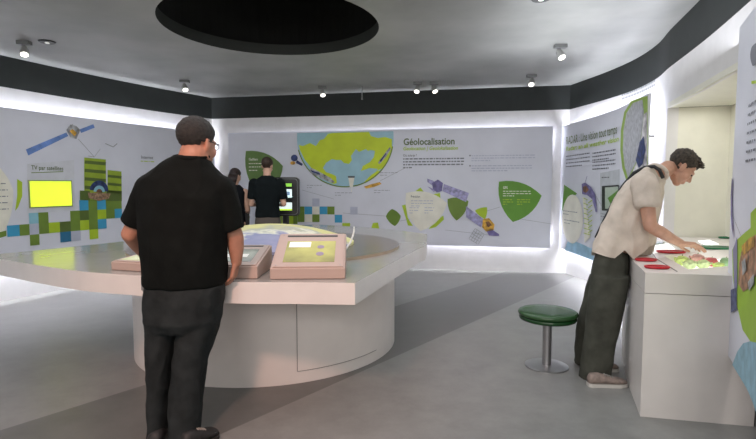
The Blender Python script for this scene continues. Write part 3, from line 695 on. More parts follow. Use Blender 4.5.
# ---------------------------------------------------------------- market counter
CZ = 0.88
K0, K1 = PZ(640, 416.5, 0), PZ(750, 427.5, 0)
kt = empty('display_counter', (K0.x + .5, K0.y + .8, 0)); tag(kt, 'white counter with a lit vegetable tray at the right wall niche', 'counter')
A2i, B2i = nA + out * (ND - .012), nB + out * (ND - .012)
outline = [xy(K0), (K0.x + .27, K0.y + .74), (2.2, 4.42), (2.5, 4.85), (nA.x - .07, nA.y - .09), (nA.x + out.x * .02 - .01, nA.y - .06), (A2i.x - .012, A2i.y - .06), (B2i.x, B2i.y + .06), (nB.x + .02, nB.y + .03), (nB.x - .03, nB.y - .0), (K1.x + .03, K1.y + .01)]
kl = Path(outline[:5]).p
outl2 = [Vector(p) for p in kl] + [Vector(p) for p in outline[5:]]
bm = bmesh.new(); prism(bm, outl2, 0, .755); smooth_angle(link('counter_body', bm, M_TABLEW, kt))
# top slab with a recessed tray opening
TR = [PZ(688, 269.2, CZ), PZ(742, 265, CZ), PZ(742, 247.5, CZ), PZ(664, 255.8, CZ)]
bm = bmesh.new()
def ringv(pts, z): return [bm.verts.new((p[0], p[1], z)) for p in pts]
oh = ringv(outl2, CZ); ol = ringv(outl2, .759); ih = ringv(TR, CZ); il = ringv(TR, .80)
def edg(v): return [bm.edges.new((v[i], v[(i + 1) % len(v)])) for i in range(len(v))]
bmesh.ops.triangle_fill(bm, edges=edg(oh) + edg(ih), use_beauty=True)
for a, b in ((oh, ol), (ih, il)):
    for k in range(len(a)): bm.faces.new((a[k], a[(k + 1) % len(a)], b[(k + 1) % len(a)], b[k]))
bm.faces.new(ol)
link('counter_top', bm, M_TABLEW, kt)
bm = bmesh.new(); prism(bm, TR, .80, .806); link('tray_floor', bm, mat('lit_tray', (250, 252, 248), .5, emit=.95, var=0), kt)
bm = bmesh.new()
for p_, q_ in ((PZ(656, 258.6, CZ), PZ(677, 271.6, CZ)), (PZ(656, 258.6, CZ), PZ(650, 250, CZ)),):
    d = (q_ - p_); M = Matrix.Translation((p_ + q_) / 2) @ Matrix.Rotation(math.atan2(d.y, d.x), 4, 'Z'); box(bm, (0, 0, .001), (d.length, .006, .002), M)
link('groove', bm, M_BLACK, kt)
# back-lit glass plates flush on the counter
def plate(name, pts, th, m, label, cat, group=None):
    bm = bmesh.new(); prism(bm, [PZ(x, y, CZ) for x, y in pts], CZ + .0005, CZ + th); o = link(name, bm, m); tag(o, label, cat, group); return o
M_LITP = mat('lit_plate', (250, 252, 250), .3, emit=.8, var=0)
plate('light_pad', [(646, 247.6), (668, 244), (675, 249.5), (652, 253.6)], .006, M_LITP, 'white lit pad on the counter beside the shirt of the leaning man', 'light pad', 'lit pads on the counter')
plate('light_pad', [(698, 241.4), (709, 240.3), (719, 244.6), (707, 246)], .006, M_LITP, 'white lit pad on the counter just beyond the fingers of the leaning man', 'light pad', 'lit pads on the counter')
plate('glass_plate', [(649, 243), (662, 241.8), (665, 243.4), (652, 245)], .006, mat('green_glass', (96, 126, 112), .2), 'grey green plate at the back of the counter near the shirt', 'plate')
# oval ring handles
def ring_obj(x, y, w, hgt, colr, label, group):
    a, b = PZ(x - w / 2, y, CZ), PZ(x + w / 2, y, CZ); c, d = PZ(x, y + hgt / 2, CZ), PZ(x, y - hgt / 2, CZ)
    cen = (a + b) / 2; rx = (b - a).length / 2; ry = max(.03, min((d - c).length / 2, rx * .6)); root = empty('oval_paddle', (cen.x, cen.y, CZ), -.15); tag(root, label, 'paddle', group)
    bm = bmesh.new(); n = 28; pr = []
    for k in range(n):
        t = 2 * math.pi * k / n; pr.append((rx * math.cos(t), ry * math.sin(t)))
    prism(bm, pr, .001, .012); link('disc', bm, mat(colr[0] + '_inner', tuple(int(v * .8) for v in colr[1]), .3), root, world=False)
    bm = bmesh.new(); tube(bm, [(rx * math.cos(2 * math.pi * k / n), ry * math.sin(2 * math.pi * k / n), .011) for k in range(n + 1)], .007); link('rim', bm, mat(*colr, rough=.3), root, True, world=False)
    return root
RED = ('red_plastic', (186, 30, 44)); GRN = ('green_plastic', (28, 110, 70))
gr_ = 'oval paddles on the counter'
ring_obj(657, 268.4, 22, 4.2, RED, 'red oval paddle nearest the front corner of the white counter', gr_)
ring_obj(646, 261, 19, 4, RED, 'red oval paddle second from the front corner of the white counter', gr_)
ring_obj(641, 255.6, 12, 3.4, RED, 'smallest looking red oval paddle, half hidden against the beige shirt', gr_)
ring_obj(671, 252.8, 26, 4, RED, 'long red oval paddle beneath the wrist of the leaning man', gr_)
ring_obj(714, 248.6, 32, 4, GRN, 'long green oval paddle at the fingertips of the leaning man', gr_)
ring_obj(725, 238.5, 11, 3, GRN, 'small green oval paddle at the back of the counter beside the near panel', gr_)
# vegetables in the tray
def veg(kind, name, x, y, r, m, label, cat):
    p = PZ(x, y, .83); bm = bmesh.new()
    if kind == 'leafy':
        ell(bm, (0, 0, r * .62), (r * .7, r * .7, r * .62), u=24, v=16)
        for k in range(11):
            t = k * 2.4; rad = r * (.55 + .3 * (k % 3) / 2); R3 = Matrix.Rotation(t, 3, 'Z') @ Matrix.Rotation(.5 + .3 * (k % 2), 3, 'Y')
            ell(bm, (rad * math.cos(t) * .7, rad * math.sin(t) * .7, r * .55), (r * .1, r * .42, r * .55), R3, 14, 10)
        for v in bm.verts:
            w = noise.noise(v.co * 60) ; v.co += Vector((v.co.x, v.co.y, 0)).normalized() * w * r * .22
    elif kind == 'round':
        lathe(bm, [(r * .25, 0), (r * .7, r * .15), (r, r * .75), (r * .95, r * 1.2), (r * .6, r * 1.6), (r * .2, r * 1.66), (r * .04, r * 1.55)], n=24)
    else:
        ell(bm, (0, 0, r * .5), (r * 1.5, r * .5, r * .5), u=24, v=14)
    zmin = min(v.co.z for v in bm.verts)
    for v in bm.verts: v.co.z -= zmin
    root = empty(name, (p.x, p.y, .8065), random.uniform(-.4, .4)); tag(root, label, cat, 'vegetables in the lit tray')
    link('flesh', bm, m, root, True, world=False)
    bm = bmesh.new(); h = r * (1.15 if kind == 'leafy' else 1.6 if kind == 'round' else .9); cyl(bm, (0, 0, h * .85), (r * .1, 0, h + r * .25), r * .07, r * .05, 8); link('stem', bm, mat('stem_green', (120, 140, 80), .5), root, True, world=False)
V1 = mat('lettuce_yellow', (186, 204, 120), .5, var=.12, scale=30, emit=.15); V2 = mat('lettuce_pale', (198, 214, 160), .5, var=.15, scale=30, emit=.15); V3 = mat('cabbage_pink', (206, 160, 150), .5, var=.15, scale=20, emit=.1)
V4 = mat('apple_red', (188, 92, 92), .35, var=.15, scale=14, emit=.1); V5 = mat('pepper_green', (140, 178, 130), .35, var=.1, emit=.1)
veg('leafy', 'lettuce', 681.5, 262.5, .06, V1, 'yellow green lettuce at the left end of the lit tray', 'lettuce')
veg('leafy', 'lettuce', 689.5, 266, .056, V2, 'pale lettuce at the front left of the lit tray', 'lettuce')
veg('leafy', 'cabbage', 697, 261, .062, V3, 'pinkish cabbage in the middle of the lit tray', 'cabbage')
veg('leafy', 'lettuce', 703, 265.6, .055, V2, 'pale green lettuce at the front centre of the lit tray, left of the apple', 'lettuce')
veg('round', 'apple', 711.5, 263.3, .04, V4, 'red apple standing in the lit tray', 'apple')
veg('leafy', 'lettuce', 718, 266.2, .042, V1, 'small lettuce between the apple and the green pepper', 'lettuce')
veg('round', 'green_pepper', 726, 263.5, .04, V5, 'green pepper at the right end of the lit tray', 'pepper')

# ---------------------------------------------------------------- ceiling spotlights
def spot(x, y, label, aim):
    p = PZ(x, y, ZC); root = empty('ceiling_spotlight', (p.x, p.y, ZC)); tag(root, label, 'spotlight', 'ceiling spotlights')
    aim = Vector(aim).normalized()
    bm = bmesh.new(); box(bm, (p.x, p.y, ZC - .02), (.13, .07, .038)); link('mounting_box', bm, mat('spot_grey', (120, 122, 122), .4), root)
    j = Vector((p.x, p.y, ZC - .10)); bm = bmesh.new(); cyl(bm, (p.x, p.y, ZC - .035), j, .009, n=10); box(bm, j, (.09, .012, .02)); link('bracket', bm, M_CHROME, root)
    bm = bmesh.new(); a, b = j - aim * .05, j + aim * .055; cyl(bm, a, b, .028, .044, 20); h = link('lamp_head', bm, mat('spot_silver', (186, 186, 184), .3, metal=.4), root); smooth_angle(h)
    bm = bmesh.new(); cyl(bm, b, b + aim * .004, .036, .036, 20); link('lens', bm, mat('spot_lens', (255, 250, 240), .2, emit=3.2, var=0), root)
    return j + aim * .08
sp = [(24, 41, 'leftmost ceiling spotlight, beside the flush downlight', (.3, -.5, -1)), (184.5, 80, 'ceiling spotlight above the head of the man in black', (.4, -.5, -1)), (322.5, 86, 'ceiling spotlight above the globe graphic', (.2, -.6, -1)),
      (417.5, 82, 'left one of the close pair of ceiling spotlights above the title', (-.3, -.6, -1)), (434, 82, 'right one of the close pair of ceiling spotlights above the title', (.3, -.6, -1)), (531.5, 74.5, 'ceiling spotlight above the green leaf graphic', (-.2, -.7, -1)),
      (560.5, 44.5, 'nearest right ceiling spotlight on the pale ceiling patch above the stool', (.2, -.6, -1)), (604, 77, 'ceiling spotlight tilted against the dark band above the RADAR panel', (.7, .1, -1))]
for x, y, lb, aim in sp: spot(x, y, lb, aim)
p = PZ(362, 86, ZC); r_ = empty('ceiling_sensor', (p.x, p.y, ZC)); tag(r_, 'thin white rod hanging from the ceiling between the spotlights', 'sensor')
bm = bmesh.new(); cyl(bm, p, p - Vector((0, 0, .18)), .008, n=8); link('rod', bm, mat('grey_rod', (150, 152, 150), .4), r_)
bm = bmesh.new(); cyl(bm, p - Vector((0, 0, .18)), p - Vector((0, 0, .21)), .012, n=10); link('tip', bm, mat('grey_rod', (150, 152, 150), .4), r_)
def downlight(x, y, label):
    p = PZ(x, y, ZC); r_ = empty('recessed_downlight', (p.x, p.y, ZC)); tag(r_, label, 'downlight', 'flush round downlights')
    bm = bmesh.new(); cyl(bm, (p.x, p.y, ZC - .012), (p.x, p.y, ZC), .075, .085, 28); link('ring', bm, M_BLACK, r_)
    bm = bmesh.new(); cyl(bm, (p.x, p.y, ZC - .02), (p.x, p.y, ZC - .011), .022, .022, 16); link('bulb', bm, mat('bulb', (230, 230, 225), .3, emit=.6, var=0), r_)
downlight(47, 41.5, 'flush round black downlight at the upper left of the ceiling')
downlight(541, -2, 'flush round black downlight at the top edge of the ceiling')

# ---------------------------------------------------------------- kiosk behind the back visitor
kc = PD(287, 222, 7.75); kd = empty('touch_kiosk', (kc.x - .03, 7.8, 0), .05)
tag(kd, 'black freestanding touch screen kiosk right of the visitor at the back wall', 'kiosk')
def rbox(w, h, d, r, y=0, z=0):
    bm = bmesh.new(); pts = []
    for cx_, cz_, a_ in ((w / 2 - r, h / 2 - r, 0), (-w / 2 + r, h / 2 - r, 90), (-w / 2 + r, -h / 2 + r, 180), (w / 2 - r, -h / 2 + r, 270)):
        for k in range(7): t = math.radians(a_ + 15 * k); pts.append((cx_ + r * math.cos(t), cz_ + r * math.sin(t)))
    f = [bm.verts.new((x, y - d / 2, z + q)) for x, q in pts]; b = [bm.verts.new((x, y + d / 2, z + q)) for x, q in pts]
    bm.faces.new(f); bm.faces.new(b[::-1])
    for k in range(len(f)): bm.faces.new((f[k], b[k], b[(k + 1) % len(f)], f[(k + 1) % len(f)]))
    return bm
link('housing', rbox(.44, .60, .12, .06, 0, 1.22), M_BLACK, kd, world=False)
link('bezel', rbox(.40, .56, .01, .05, -.064, 1.22), mat('grey_bezel', (96, 102, 104), .4), kd, world=False)
link('inner_frame', rbox(.38, .54, .01, .045, -.068, 1.22), M_BLACK, kd, world=False)
def em(n, c, e=.9): return mat(n, c, .3, emit=e, var=.02)
bm = bmesh.new(); box(bm, (0, -.0745, 1.22), (.26, .42, .003)); sc2 = link('screen', bm, em('kiosk_teal', (150, 196, 190)), kd, world=False)
for nm, z, h, m in (('screen_bar', 1.40, .05, em('kiosk_green', (130, 190, 70))), ('screen_picture', 1.27, .13, em('kiosk_white', (224, 236, 236))), ('screen_picture', 1.08, .1, em('kiosk_white', (224, 236, 236))), ('screen_bar', 1.02, .025, em('kiosk_lime', (190, 226, 70)))):
    bm = bmesh.new(); box(bm, (0, -.077, z), (.22, .002, h)); link(nm, bm, m, kd, world=False)
bm = bmesh.new(); box(bm, (.05, -.079, 1.27), (.06, .002, .06)); link('screen_icon', bm, em('kiosk_grey', (130, 150, 180), .4), kd, world=False)
bm = bmesh.new(); cyl(bm, (0, .02, .02), (0, .02, .95), .05, .05, 20); link('post', bm, M_BLACK, kd, world=False)
bm = bmesh.new(); cyl(bm, (0, .02, 0), (0, .02, .02), .22, .22, 32); link('foot', bm, M_BLACK, kd, world=False)

# ---------------------------------------------------------------- people
def frame(f, up):
    f = Vector(f).normalized(); r = f.cross(Vector(up)).normalized(); u = r.cross(f)
    return Matrix((r, f, u)).transposed()          # columns right, forward, up
def head(bm, c, R, k=1.0):
    T = lambda x, y, z: Vector(c) + R @ Vector((x * k, y * k, z * k))
    E = lambda p, r: ell(bm, T(*p), tuple(v * k for v in r), R, 20, 14)
    E((0, -.015, .045), (.074, .093, .080)); E((0, .03, -.02), (.061, .062, .085)); E((0, .055, -.09), (.030, .028, .025))
    for s in (-1, 1):
        cap(bm, T(s * .050, .005, -.06), .018 * k, T(s * .022, .058, -.090), .018 * k)
        E((s * .036, .058, -.028), (.026, .026, .030)); cap(bm, T(s * .012, .084, .022), .011 * k, T(s * .042, .070, .020), .010 * k)
        E((s * .013, .095, -.034), (.009, .010, .008))
        E((s * .074, -.006, -.006), (.008, .018, .031)); cap(bm, T(s * .079, -.018, .018), .006 * k, T(s * .079, -.016, -.018), .005 * k)
    cap(bm, T(0, .086, .012), .008 * k, T(0, .108, -.028), .0115 * k)
    E((0, .086, -.058), (.024, .012, .0065)); E((0, .084, -.069), (.020, .012, .0075)); E((0, .080, -.052), (.02, .01, .012))
def head_extras(c, R, root, k=1.0, hair_m=None, cover=None, glasses=False):
    T = lambda x, y, z: Vector(c) + R @ Vector((x * k, y * k, z * k))
    bm = bmesh.new()
    for s in (-1, 1): ell(bm, T(s * .030, .079, .003), (.011 * k, .008 * k, .007 * k), R, 12, 8)
    link('eyes', bm, M_EYEW, root, True)
    if glasses:
        bm = bmesh.new()
        for s in (-1, 1):
            tube(bm, [T(s * .031 + .021 * math.cos(t), .090, .002 + .015 * math.sin(t)) for t in [2 * math.pi * j / 16 for j in range(17)]], .0022, 6)
            tube(bm, [T(s * .052, .090, .006), T(s * .078, .06, .010), T(s * .083, -.01, .012)], .0025, 6)
        tube(bm, [T(-.01, .094, .006), T(.01, .094, .006)], .0022, 6)
        link('glasses', bm, mat('spectacle_frame', (60, 58, 56), .3, metal=.5), root, True)
def hand(bm, w, d, palm, side_, k=1.0, curl=.35, spread=.05, L=1.0):
    """w wrist point, d direction of fingers, palm = palm facing normal, side_ = direction of the thumb side"""
    w = Vector(w); d = Vector(d).normalized(); s = Vector(side_); s = (s - d * s.dot(d)).normalized(); p = Vector(palm); p = (p - d * p.dot(d)); p = (p - s * p.dot(s)).normalized()
    lens = (.040, .045, .042, .033); kn = []
    for i in range(4):
        q = w + (d * (.085 - .004 * abs(i - 1)) + s * (.030 - .020 * i)) * k
        cap(bm, w + (d * .01 + s * (.016 - .011 * i)) * k, .014 * k, q, .0115 * k); kn.append(q)
    cap(bm, kn[0], .011 * k, kn[3], .010 * k)
    for i in range(4):
        a = kn[i]; dd = (d + s * (spread * (1.5 - i))).normalized(); r = .0088 * k * (1 if i < 3 else .88)
        for j in range(3):
            an = curl * (.6 + j * .8) + .05 * i; v = dd * math.cos(an) + p * math.sin(an); b = a + v * lens[i] * (1, .72, .58)[j] * k
            cap(bm, a, r, b, r * .92, 12); a = b; r *= .92
    a = w + (d * .022 + s * .026) * k; b = a + (d * .030 + s * .026 + p * .012) * k; c = b + (d * .032 + s * .008 + p * .012) * k; e = c + (d * .024 - s * .002 + p * .008) * k
    chain(bm, [(a, .014 * k), (b, .0115 * k), (c, .0098 * k), (e, .0085 * k)])
def shoe(root, heel, toe, m, sole, w=.045, h=.075):
    heel, toe = Vector(heel), Vector(toe); d = (toe - heel); Lg = d.length; d.normalize(); s = Vector((-d.y, d.x, 0)); up = Vector((0, 0, 1))
    def rg(t, wf, z0, z1): return (heel + d * Lg * t + up * (z0 + z1) / 2, s * w * wf, up * (z1 - z0) / 2)
    bm = bmesh.new(); z = .022
    loft(bm, [rg(0, .55, z, z + h * .7), rg(.06, .8, z, z + h), rg(.25, .82, z, z + h * 1.05), rg(.42, .85, z, z + h * .85), rg(.6, 1.0, z, z + h * .62), rg(.8, 1.02, z, z + h * .5), rg(.94, .8, z, z + h * .38), rg(1.0, .45, z, z + h * .22)], 20, 2.4)
    o = link('shoe', bm, m, root, True)
    bm = bmesh.new(); pts = []
    for t, wf in ((-.01, .5), (.05, .85), (.3, .82), (.6, 1.04), (.8, 1.06), (.94, .86), (1.02, .45)): pts.append((t, wf))
    pol = [heel + d * Lg * t + s * w * wf for t, wf in pts] + [heel + d * Lg * t - s * w * wf for t, wf in pts[::-1]]
    prism(bm, pol, .001, .024); sub('sole', bm, sole, o)
    bm = bmesh.new()
    for k in range(4):
        c = heel + d * Lg * (.42 + .07 * k) + up * (z + h * (.86 - .09 * k)); tube(bm, [c - s * w * .4, c + up * .006, c + s * w * .4], .0035, 6)
    sub('laces', bm, mat('laces', (150, 146, 140), .7), o)
def ringp(y, xl, xr, D, th, ex=Vector((1, 0, 0))):
    """body ring read off a silhouette row"""
    a, b = PD(xl, y, D), PD(xr, y, D); c = (a + b) / 2; w = (b - a).length / 2
    ey = Vector((-ex.y, ex.x, 0)); return (c, ex * w, ey * th)
def person(loc, label):
    r = empty('person', loc); tag(r, label, 'person'); return r

# ---- man in black at the table (seen from behind)
D = 2.72
R1 = person((PD(180, 430, D).x, D, 0), 'heavyset man in black shirt and dark jeans standing at the table, back turned')
sk1 = mat('skin_tan', (172, 122, 100), .5, var=.08, scale=14, bump=.08, bscale=120)
blk = mat('black_cotton', (14, 17, 16), .85, spec=.12, var=.12, scale=14, bump=.25, bscale=160)
jean = mat('dark_denim', (39, 43, 44), .8, spec=.12, var=.18, scale=10, bump=.35, bscale=260)
bm = bmesh.new()
hR = frame((.42, .88, -.14), (0, 0, 1)); hc1 = PD(197.5, 144.5, D + .01)
head(bm, hc1, hR, 1.1)
cap(bm, hc1 + Vector((-.01, -.025, -.05)), .075, PD(191, 170, D), .085)
loft(bm, [ringp(168, 172, 212, D, .075), ringp(182, 156, 216, D, .09), ringp(215, 150, 222, D, .13), ringp(260, 150, 222, D, .15), ringp(290, 150, 220, D, .14)])
shl, shr = PD(150, 196, D), PD(222, 197, D)
ell_, elr = PD(130, 234, D + .02), PD(235.5, 238, D + .04); wrl, wrr = PD(146, 256, D + .24), PD(236.5, 262, D + .06)
chain(bm, [(shl, .05), (ell_, .046), ((ell_ * .6 + wrl * .4), .044), (wrl, .030)]); chain(bm, [(shr, .05), (elr, .046), ((elr * .6 + wrr * .4), .044), (wrr, .030)])
hand(bm, wrr, (-.22, .05, -.95), (-1, .35, .1), (.1, 1, .2), 1.05, curl=.62); hand(bm, wrl, (.35, .9, -.15), (0, -.2, -1), (1, -.2, 0), 1.0, curl=.35)
for x0, x1, r0, r1_ in ((166, 158, .075, .04), (200, 184, .075, .042)): chain(bm, [(PD(x0, 296, D), r0), (PD(x1, 380, D - .05), r1_), (Vector((PD(x1 + 1, 430, D - .11).x, D - .11, .09)), .026), (Vector((PD(x1 + 1, 430, D - .11).x, D - .04, .05)), .03)])
blob('body', bm, .0055, sk1, R1, 3, .5)
head_extras(hc1, hR, R1, 1.1, glasses=True)
# short grey-brown hair: cap over the skull
def haircap(c, R, k, m, root, back=-.075, front=.06, side=.0, lift=0, thick=1.0, tuft=.004, sc=70, extra=None):
    T = lambda x, y, z: Vector(c) + R @ Vector((x * k, y * k, z * k))
    bm = bmesh.new(); bmesh.ops.create_uvsphere(bm, u_segments=64, v_segments=48, radius=1)
    for v in bm.verts: v.co = Vector((v.co.x * .081 * thick, v.co.y * .101 * thick - .017, v.co.z * .087 * thick + .048))
    dl = []
    for v in bm.verts:
        x, y, z = v.co; f = max(0, min(1, (y + .05) / .11))       # hairline rises from nape to brow
        line = back + (front - back) * f ** 1.3
        if abs(x) > .055 and -.035 < y < .03: line = max(line, side)
        if z < line: dl.append(v)
    bmesh.ops.delete(bm, geom=dl, context='VERTS')
    for v in bm.verts:
        n = v.co.normalized(); v.co += n * (noise.noise(v.co * sc) * tuft + noise.noise(v.co * sc * 3) * tuft * .6 + lift)
    r = bmesh.ops.solidify(bm, geom=bm.faces[:], thickness=.012)
    for v in bm.verts: v.co = T(*v.co)
    if extra: extra(bm, T)
    return link('hair', bm, m, root, True)
haircap(hc1, hR, 1.1, mat('hair_greying_brown', (30, 27, 24), .7, var=.35, scale=60, bump=.6, bscale=220), R1, back=-.07, front=.062, side=.0)
# shirt
bm = bmesh.new()
loft(bm, [ringp(156, 176, 207, D, .085), ringp(161, 168, 210, D, .095), ringp(169, 154, 215, D, .11), ringp(180, 142, 225, D, .135), ringp(198, 140, 229, D - .01, .16), ringp(228, 142, 228, D, .18), ringp(258, 145, 225.5, D, .185), ringp(279, 144.5, 225, D, .182), ringp(284, 145.5, 224.5, D, .178)], 40, 2.3)
for a_, b_ in (((152, 190), (133.5, 224)), ((220, 191), (232.5, 230))):
    p, q = PD(a_[0], a_[1], D), PD(b_[0], b_[1], D + .015); ell(bm, p, (.084, .09, .084)); cyl(bm, p, q, .084, .066, 28)
blob('shirt', bm, .009, blk, R1, 4, .5, wrinkle=.008, wscale=7)
bm = bmesh.new(); c0 = PD(191.5, 156, D)
tube(bm, [c0 + Vector((.086 * math.cos(t), .088 * math.sin(t) + .0, .012 * math.sin(t) - .004)) for t in [2 * math.pi * j / 28 for j in range(29)]], .013, 8); o = link('collar', bm, blk, R1, True)
# jeans
bm = bmesh.new()
loft(bm, [ringp(284, 147.5, 223, D, .165), ringp(300, 147, 221.5, D, .17), ringp(318, 148, 219, D, .165), ringp(328, 150, 216, D, .13)], 36)
loft(bm, [ringp(300, 148, 189, D, .13), ringp(330, 149, 176, D, .115), ringp(365, 150, 170, D - .03, .095), ringp(395, 150.5, 167, D - .06, .085), ringp(430, 150, 166, D - .10, .08), (Vector((PD(161, 430, D - .11).x, D - .11, .03)), Vector((.062, 0, 0)), Vector((0, .08, 0)))], 28)
loft(bm, [ringp(300, 184, 221.5, D, .14), ringp(330, 180, 216, D, .125), ringp(362, 175, 205, D - .03, .10), ringp(395, 171.5, 201, D - .06, .09), ringp(428, 170, 198, D - .10, .085), (Vector((PD(184, 430, D - .11).x, D - .11, .03)), Vector((.07, 0, 0)), Vector((0, .085, 0)))], 28)
J = blob('jeans', bm, .007, jean, R1, 4, .5, wrinkle=.009, wscale=9)
bm = bmesh.new()
for x in (164, 203):
    for j in range(1):
        c = PD(x, 312, D - .172); box(bm, c, (.10, .004, .11))
bm.free()
bm = bmesh.new(); box(bm, PD(145.2, 283, D), (.03, .05, .09)); bmesh.ops.bevel(bm, geom=bm.edges[:], offset=.008, segments=2, affect='EDGES')
link('phone_pouch', bm, mat('grey_pouch', (112, 116, 118), .5), R1)
shm = mat('dark_trainer', (34, 33, 34), .6, var=.2, scale=30); sol = mat('dark_sole', (46, 44, 44), .7)
tp = PZ(215, 437.5, 0); shoe(R1, (tp.x - .12, D - .20, 0), (tp.x, tp.y + .02, 0), shm, sol, .05, .085)
fx = PD(160, 433, D - .1).x; shoe(R1, (fx + .01, D - .2, 0), (fx - .02, D + .06, 0), shm, sol, .048, .085)

# ---- man leaning over the counter
D = 3.62
R2 = person((PD(600, 380, D).x, D, 0), 'man in beige short sleeved shirt and olive grey trousers leaning over the counter, head bowed')
sk2 = mat('skin_warm', (196, 150, 128), .5, var=.07, scale=16, bump=.08, bscale=120)
beige = mat('beige_linen', (206, 194, 182), .85, spec=.12, var=.06, scale=10, bump=.3, bscale=140)
olive = mat('olive_grey_twill', (74, 75, 68), .85, spec=.12, var=.12, scale=10, bump=.3, bscale=200)
hf = Vector((.66, -.20, -.70)).normalized(); hR = frame(hf, (.75, -.2, .6)); hc2 = PD(681, 168, 3.66)
def lean(b, f, D, th, yaw=.12):
    A, B = PD(b[0], b[1], D), PD(f[0], f[1], D); u = (B - A) / 2; v = Vector((.46, .89, 0)) * th
    return ((A + B) / 2, u, v)
bm = bmesh.new()
head(bm, hc2, hR, 1.02)
cap(bm, PD(668, 168, 3.66), .054, PD(652, 178, D + .01), .066)
loft(bm, [lean((602, 258), (622, 260), D, .10), lean((611, 235), (640, 242), D, .13), lean((626, 204), (649, 212), D, .13), lean((639, 183), (654, 190), D, .12), lean((650, 173), (659, 181), D, .06)])
s1 = PD(645, 186, 3.44); e1 = PD(650, 226, 3.40); w1 = PD(680, 243.5, 3.52)
chain(bm, [(s1, .055), (e1, .043), (e1 * .62 + w1 * .38, .042), (w1, .028)])
s2 = PD(647, 188, 3.78); e2 = PD(653, 228, 3.74); w2 = PD(682, 243.5, 3.80)
chain(bm, [(s2, .052), (e2, .042), (e2 * .6 + w2 * .4, .038), (w2, .027)])
hand(bm, w1, (.95, .12, -.10), (0, -.35, -1), (.1, .95, -.3), 1.12, curl=.26); hand(bm, w2, (.95, .25, -.05), (0, 0, -1), (0, -1, 0), .95, curl=.4)
for hp, kn_, an, to in (((608, 280, 3.54), (603, 322, 3.54), (598, 372, 3.56), (612, 381, 3.58)), ((606, 280, 3.70), (596, 316, 3.77), (590, 354, 3.84), (606, 364, 3.84))):
    chain(bm, [(PD(*hp), .07), (PD(*kn_), .05), (PD(*an), .036), (PD(*to), .028)])
blob('body', bm, .0055, sk2, R2, 3, .5)
head_extras(hc2, hR, R2, 1.02)
hm = mat('hair_dark_brown_grey', (58, 50, 42), .7, var=.4, scale=60, bump=.6, bscale=200)
def quiff(bm, T):
    random.seed(3)
    for k in range(60):
        a_ = random.uniform(-.055, .055); y = random.uniform(.0, .072); z = .118 - (y / .085) ** 2 * .035 - abs(a_) * .35
        p = T(a_, y, z); cap(bm, p, .009, T(a_ + random.uniform(-.012, .012), y + .022, z + random.uniform(.004, .018)), .004, 8)
haircap(hc2, hR, 1.02, hm, R2, back=-.055, front=.058, side=.008, tuft=.008, sc=50, extra=quiff)
# light stubble is left to the skin; shirt
bm = bmesh.new()
loft(bm, [lean((592.5, 258), (646, 261), D, .175), lean((594.5, 243), (653, 249), D, .175), lean((600, 231), (655, 243), D, .17), lean((608, 215), (656, 230), D, .17), lean((615.5, 200), (657.5, 217), D, .175), lean((624, 186), (660, 205), D, .17), lean((634, 174.5), (662, 194), D, .17), lean((643, 168.5), (662, 187), D, .14), lean((650, 165), (664, 182), D, .085)], 40, 2.3)
p, q = PD(644.5, 185, 3.44), PD(647.8, 207, 3.40); ell(bm, p, (.078, .075, .08)); cyl(bm, p, q, .077, .066, 28)
p, q = PD(646, 188, 3.77), PD(650, 206, 3.76); ell(bm, p, (.078, .075, .078)); cyl(bm, p, q, .078, .068, 28)
hem = [(PD(x, y, 3.5).x, PD(x, y, 3.5).z) for x, y in ((585, 251), (593, 252), (614.6, 257.5), (624.5, 248.5), (633, 258.5), (650, 247), (662, 244))]
def hemline(bm):
    for v in bm.verts:
        if v.co.z > 1.05: continue
        x = v.co.x - (v.co.y - 3.5) * .46
        for (xa, za), (xb, zb_) in zip(hem[:-1], hem[1:]):
            if xa <= x <= xb:
                z = za + (zb_ - za) * (x - xa) / (xb - xa)
                if v.co.y > 3.62: z = .89
                if v.co.z < z: v.co.z = z + (v.co.z - z) * .08
blob('shirt', bm, .008, beige, R2, 3, .5, wrinkle=.016, wscale=8, post=hemline)
bm = bmesh.new(); c0 = PD(657, 172.5, D + .02); ax = (PD(668, 168, 3.66) - PD(652, 178, D)).normalized(); Rf = frame(ax, (0, 0, 1))
tube(bm, [c0 + Rf @ Vector((.085 * math.cos(t), 0, .062 * math.sin(t))) for t in [2 * math.pi * j / 28 for j in range(29)]], .014, 8); link('collar', bm, beige, R2, True)
bm = bmesh.new(); tube(bm, [PD(663, 178, 3.50), PD(659.5, 170, 3.50), PD(654, 166.5, 3.52), PD(645, 167.3, 3.58), PD(634, 173, 3.64), PD(622.5, 186.5, 3.66), PD(613, 203, 3.66), PD(604, 221, 3.66), PD(596, 238, 3.66)], .013, 8)
link('bag_strap', bm, mat('strap_black', (32, 34, 38), .6), R2, True)
bm = bmesh.new()
loft(bm, [lean((602, 246), (628, 250), D, .12), lean((597, 252), (630, 257), D, .15), lean((593, 262), (630, 266), D, .17), lean((591, 278), (627.5, 280), D, .16), lean((590.5, 290), (626, 290), D, .12)], 36)
loft(bm, [(PD(610, 275, 3.54), Vector((.125, 0, 0)), Vector((0, .10, 0))), (PD(606, 305, 3.54), Vector((.122, 0, 0)), Vector((0, .095, 0))), (PD(602, 330, 3.55), Vector((.112, 0, 0)), Vector((0, .085, 0))), (PD(597.5, 356, 3.56), Vector((.105, 0, 0)), Vector((0, .085, 0))), (PD(595, 379, 3.56), Vector((.108, 0, .012)), Vector((0, .085, 0)))], 28)
loft(bm, [(PD(606, 275, 3.72), Vector((.11, 0, 0)), Vector((0, .10, 0))), (PD(597, 305, 3.76), Vector((.11, 0, 0)), Vector((0, .095, 0))), (PD(590, 332, 3.8), Vector((.10, 0, 0)), Vector((0, .085, 0))), (PD(586.5, 361, 3.84), Vector((.09, 0, .02)), Vector((0, .08, 0)))], 28)
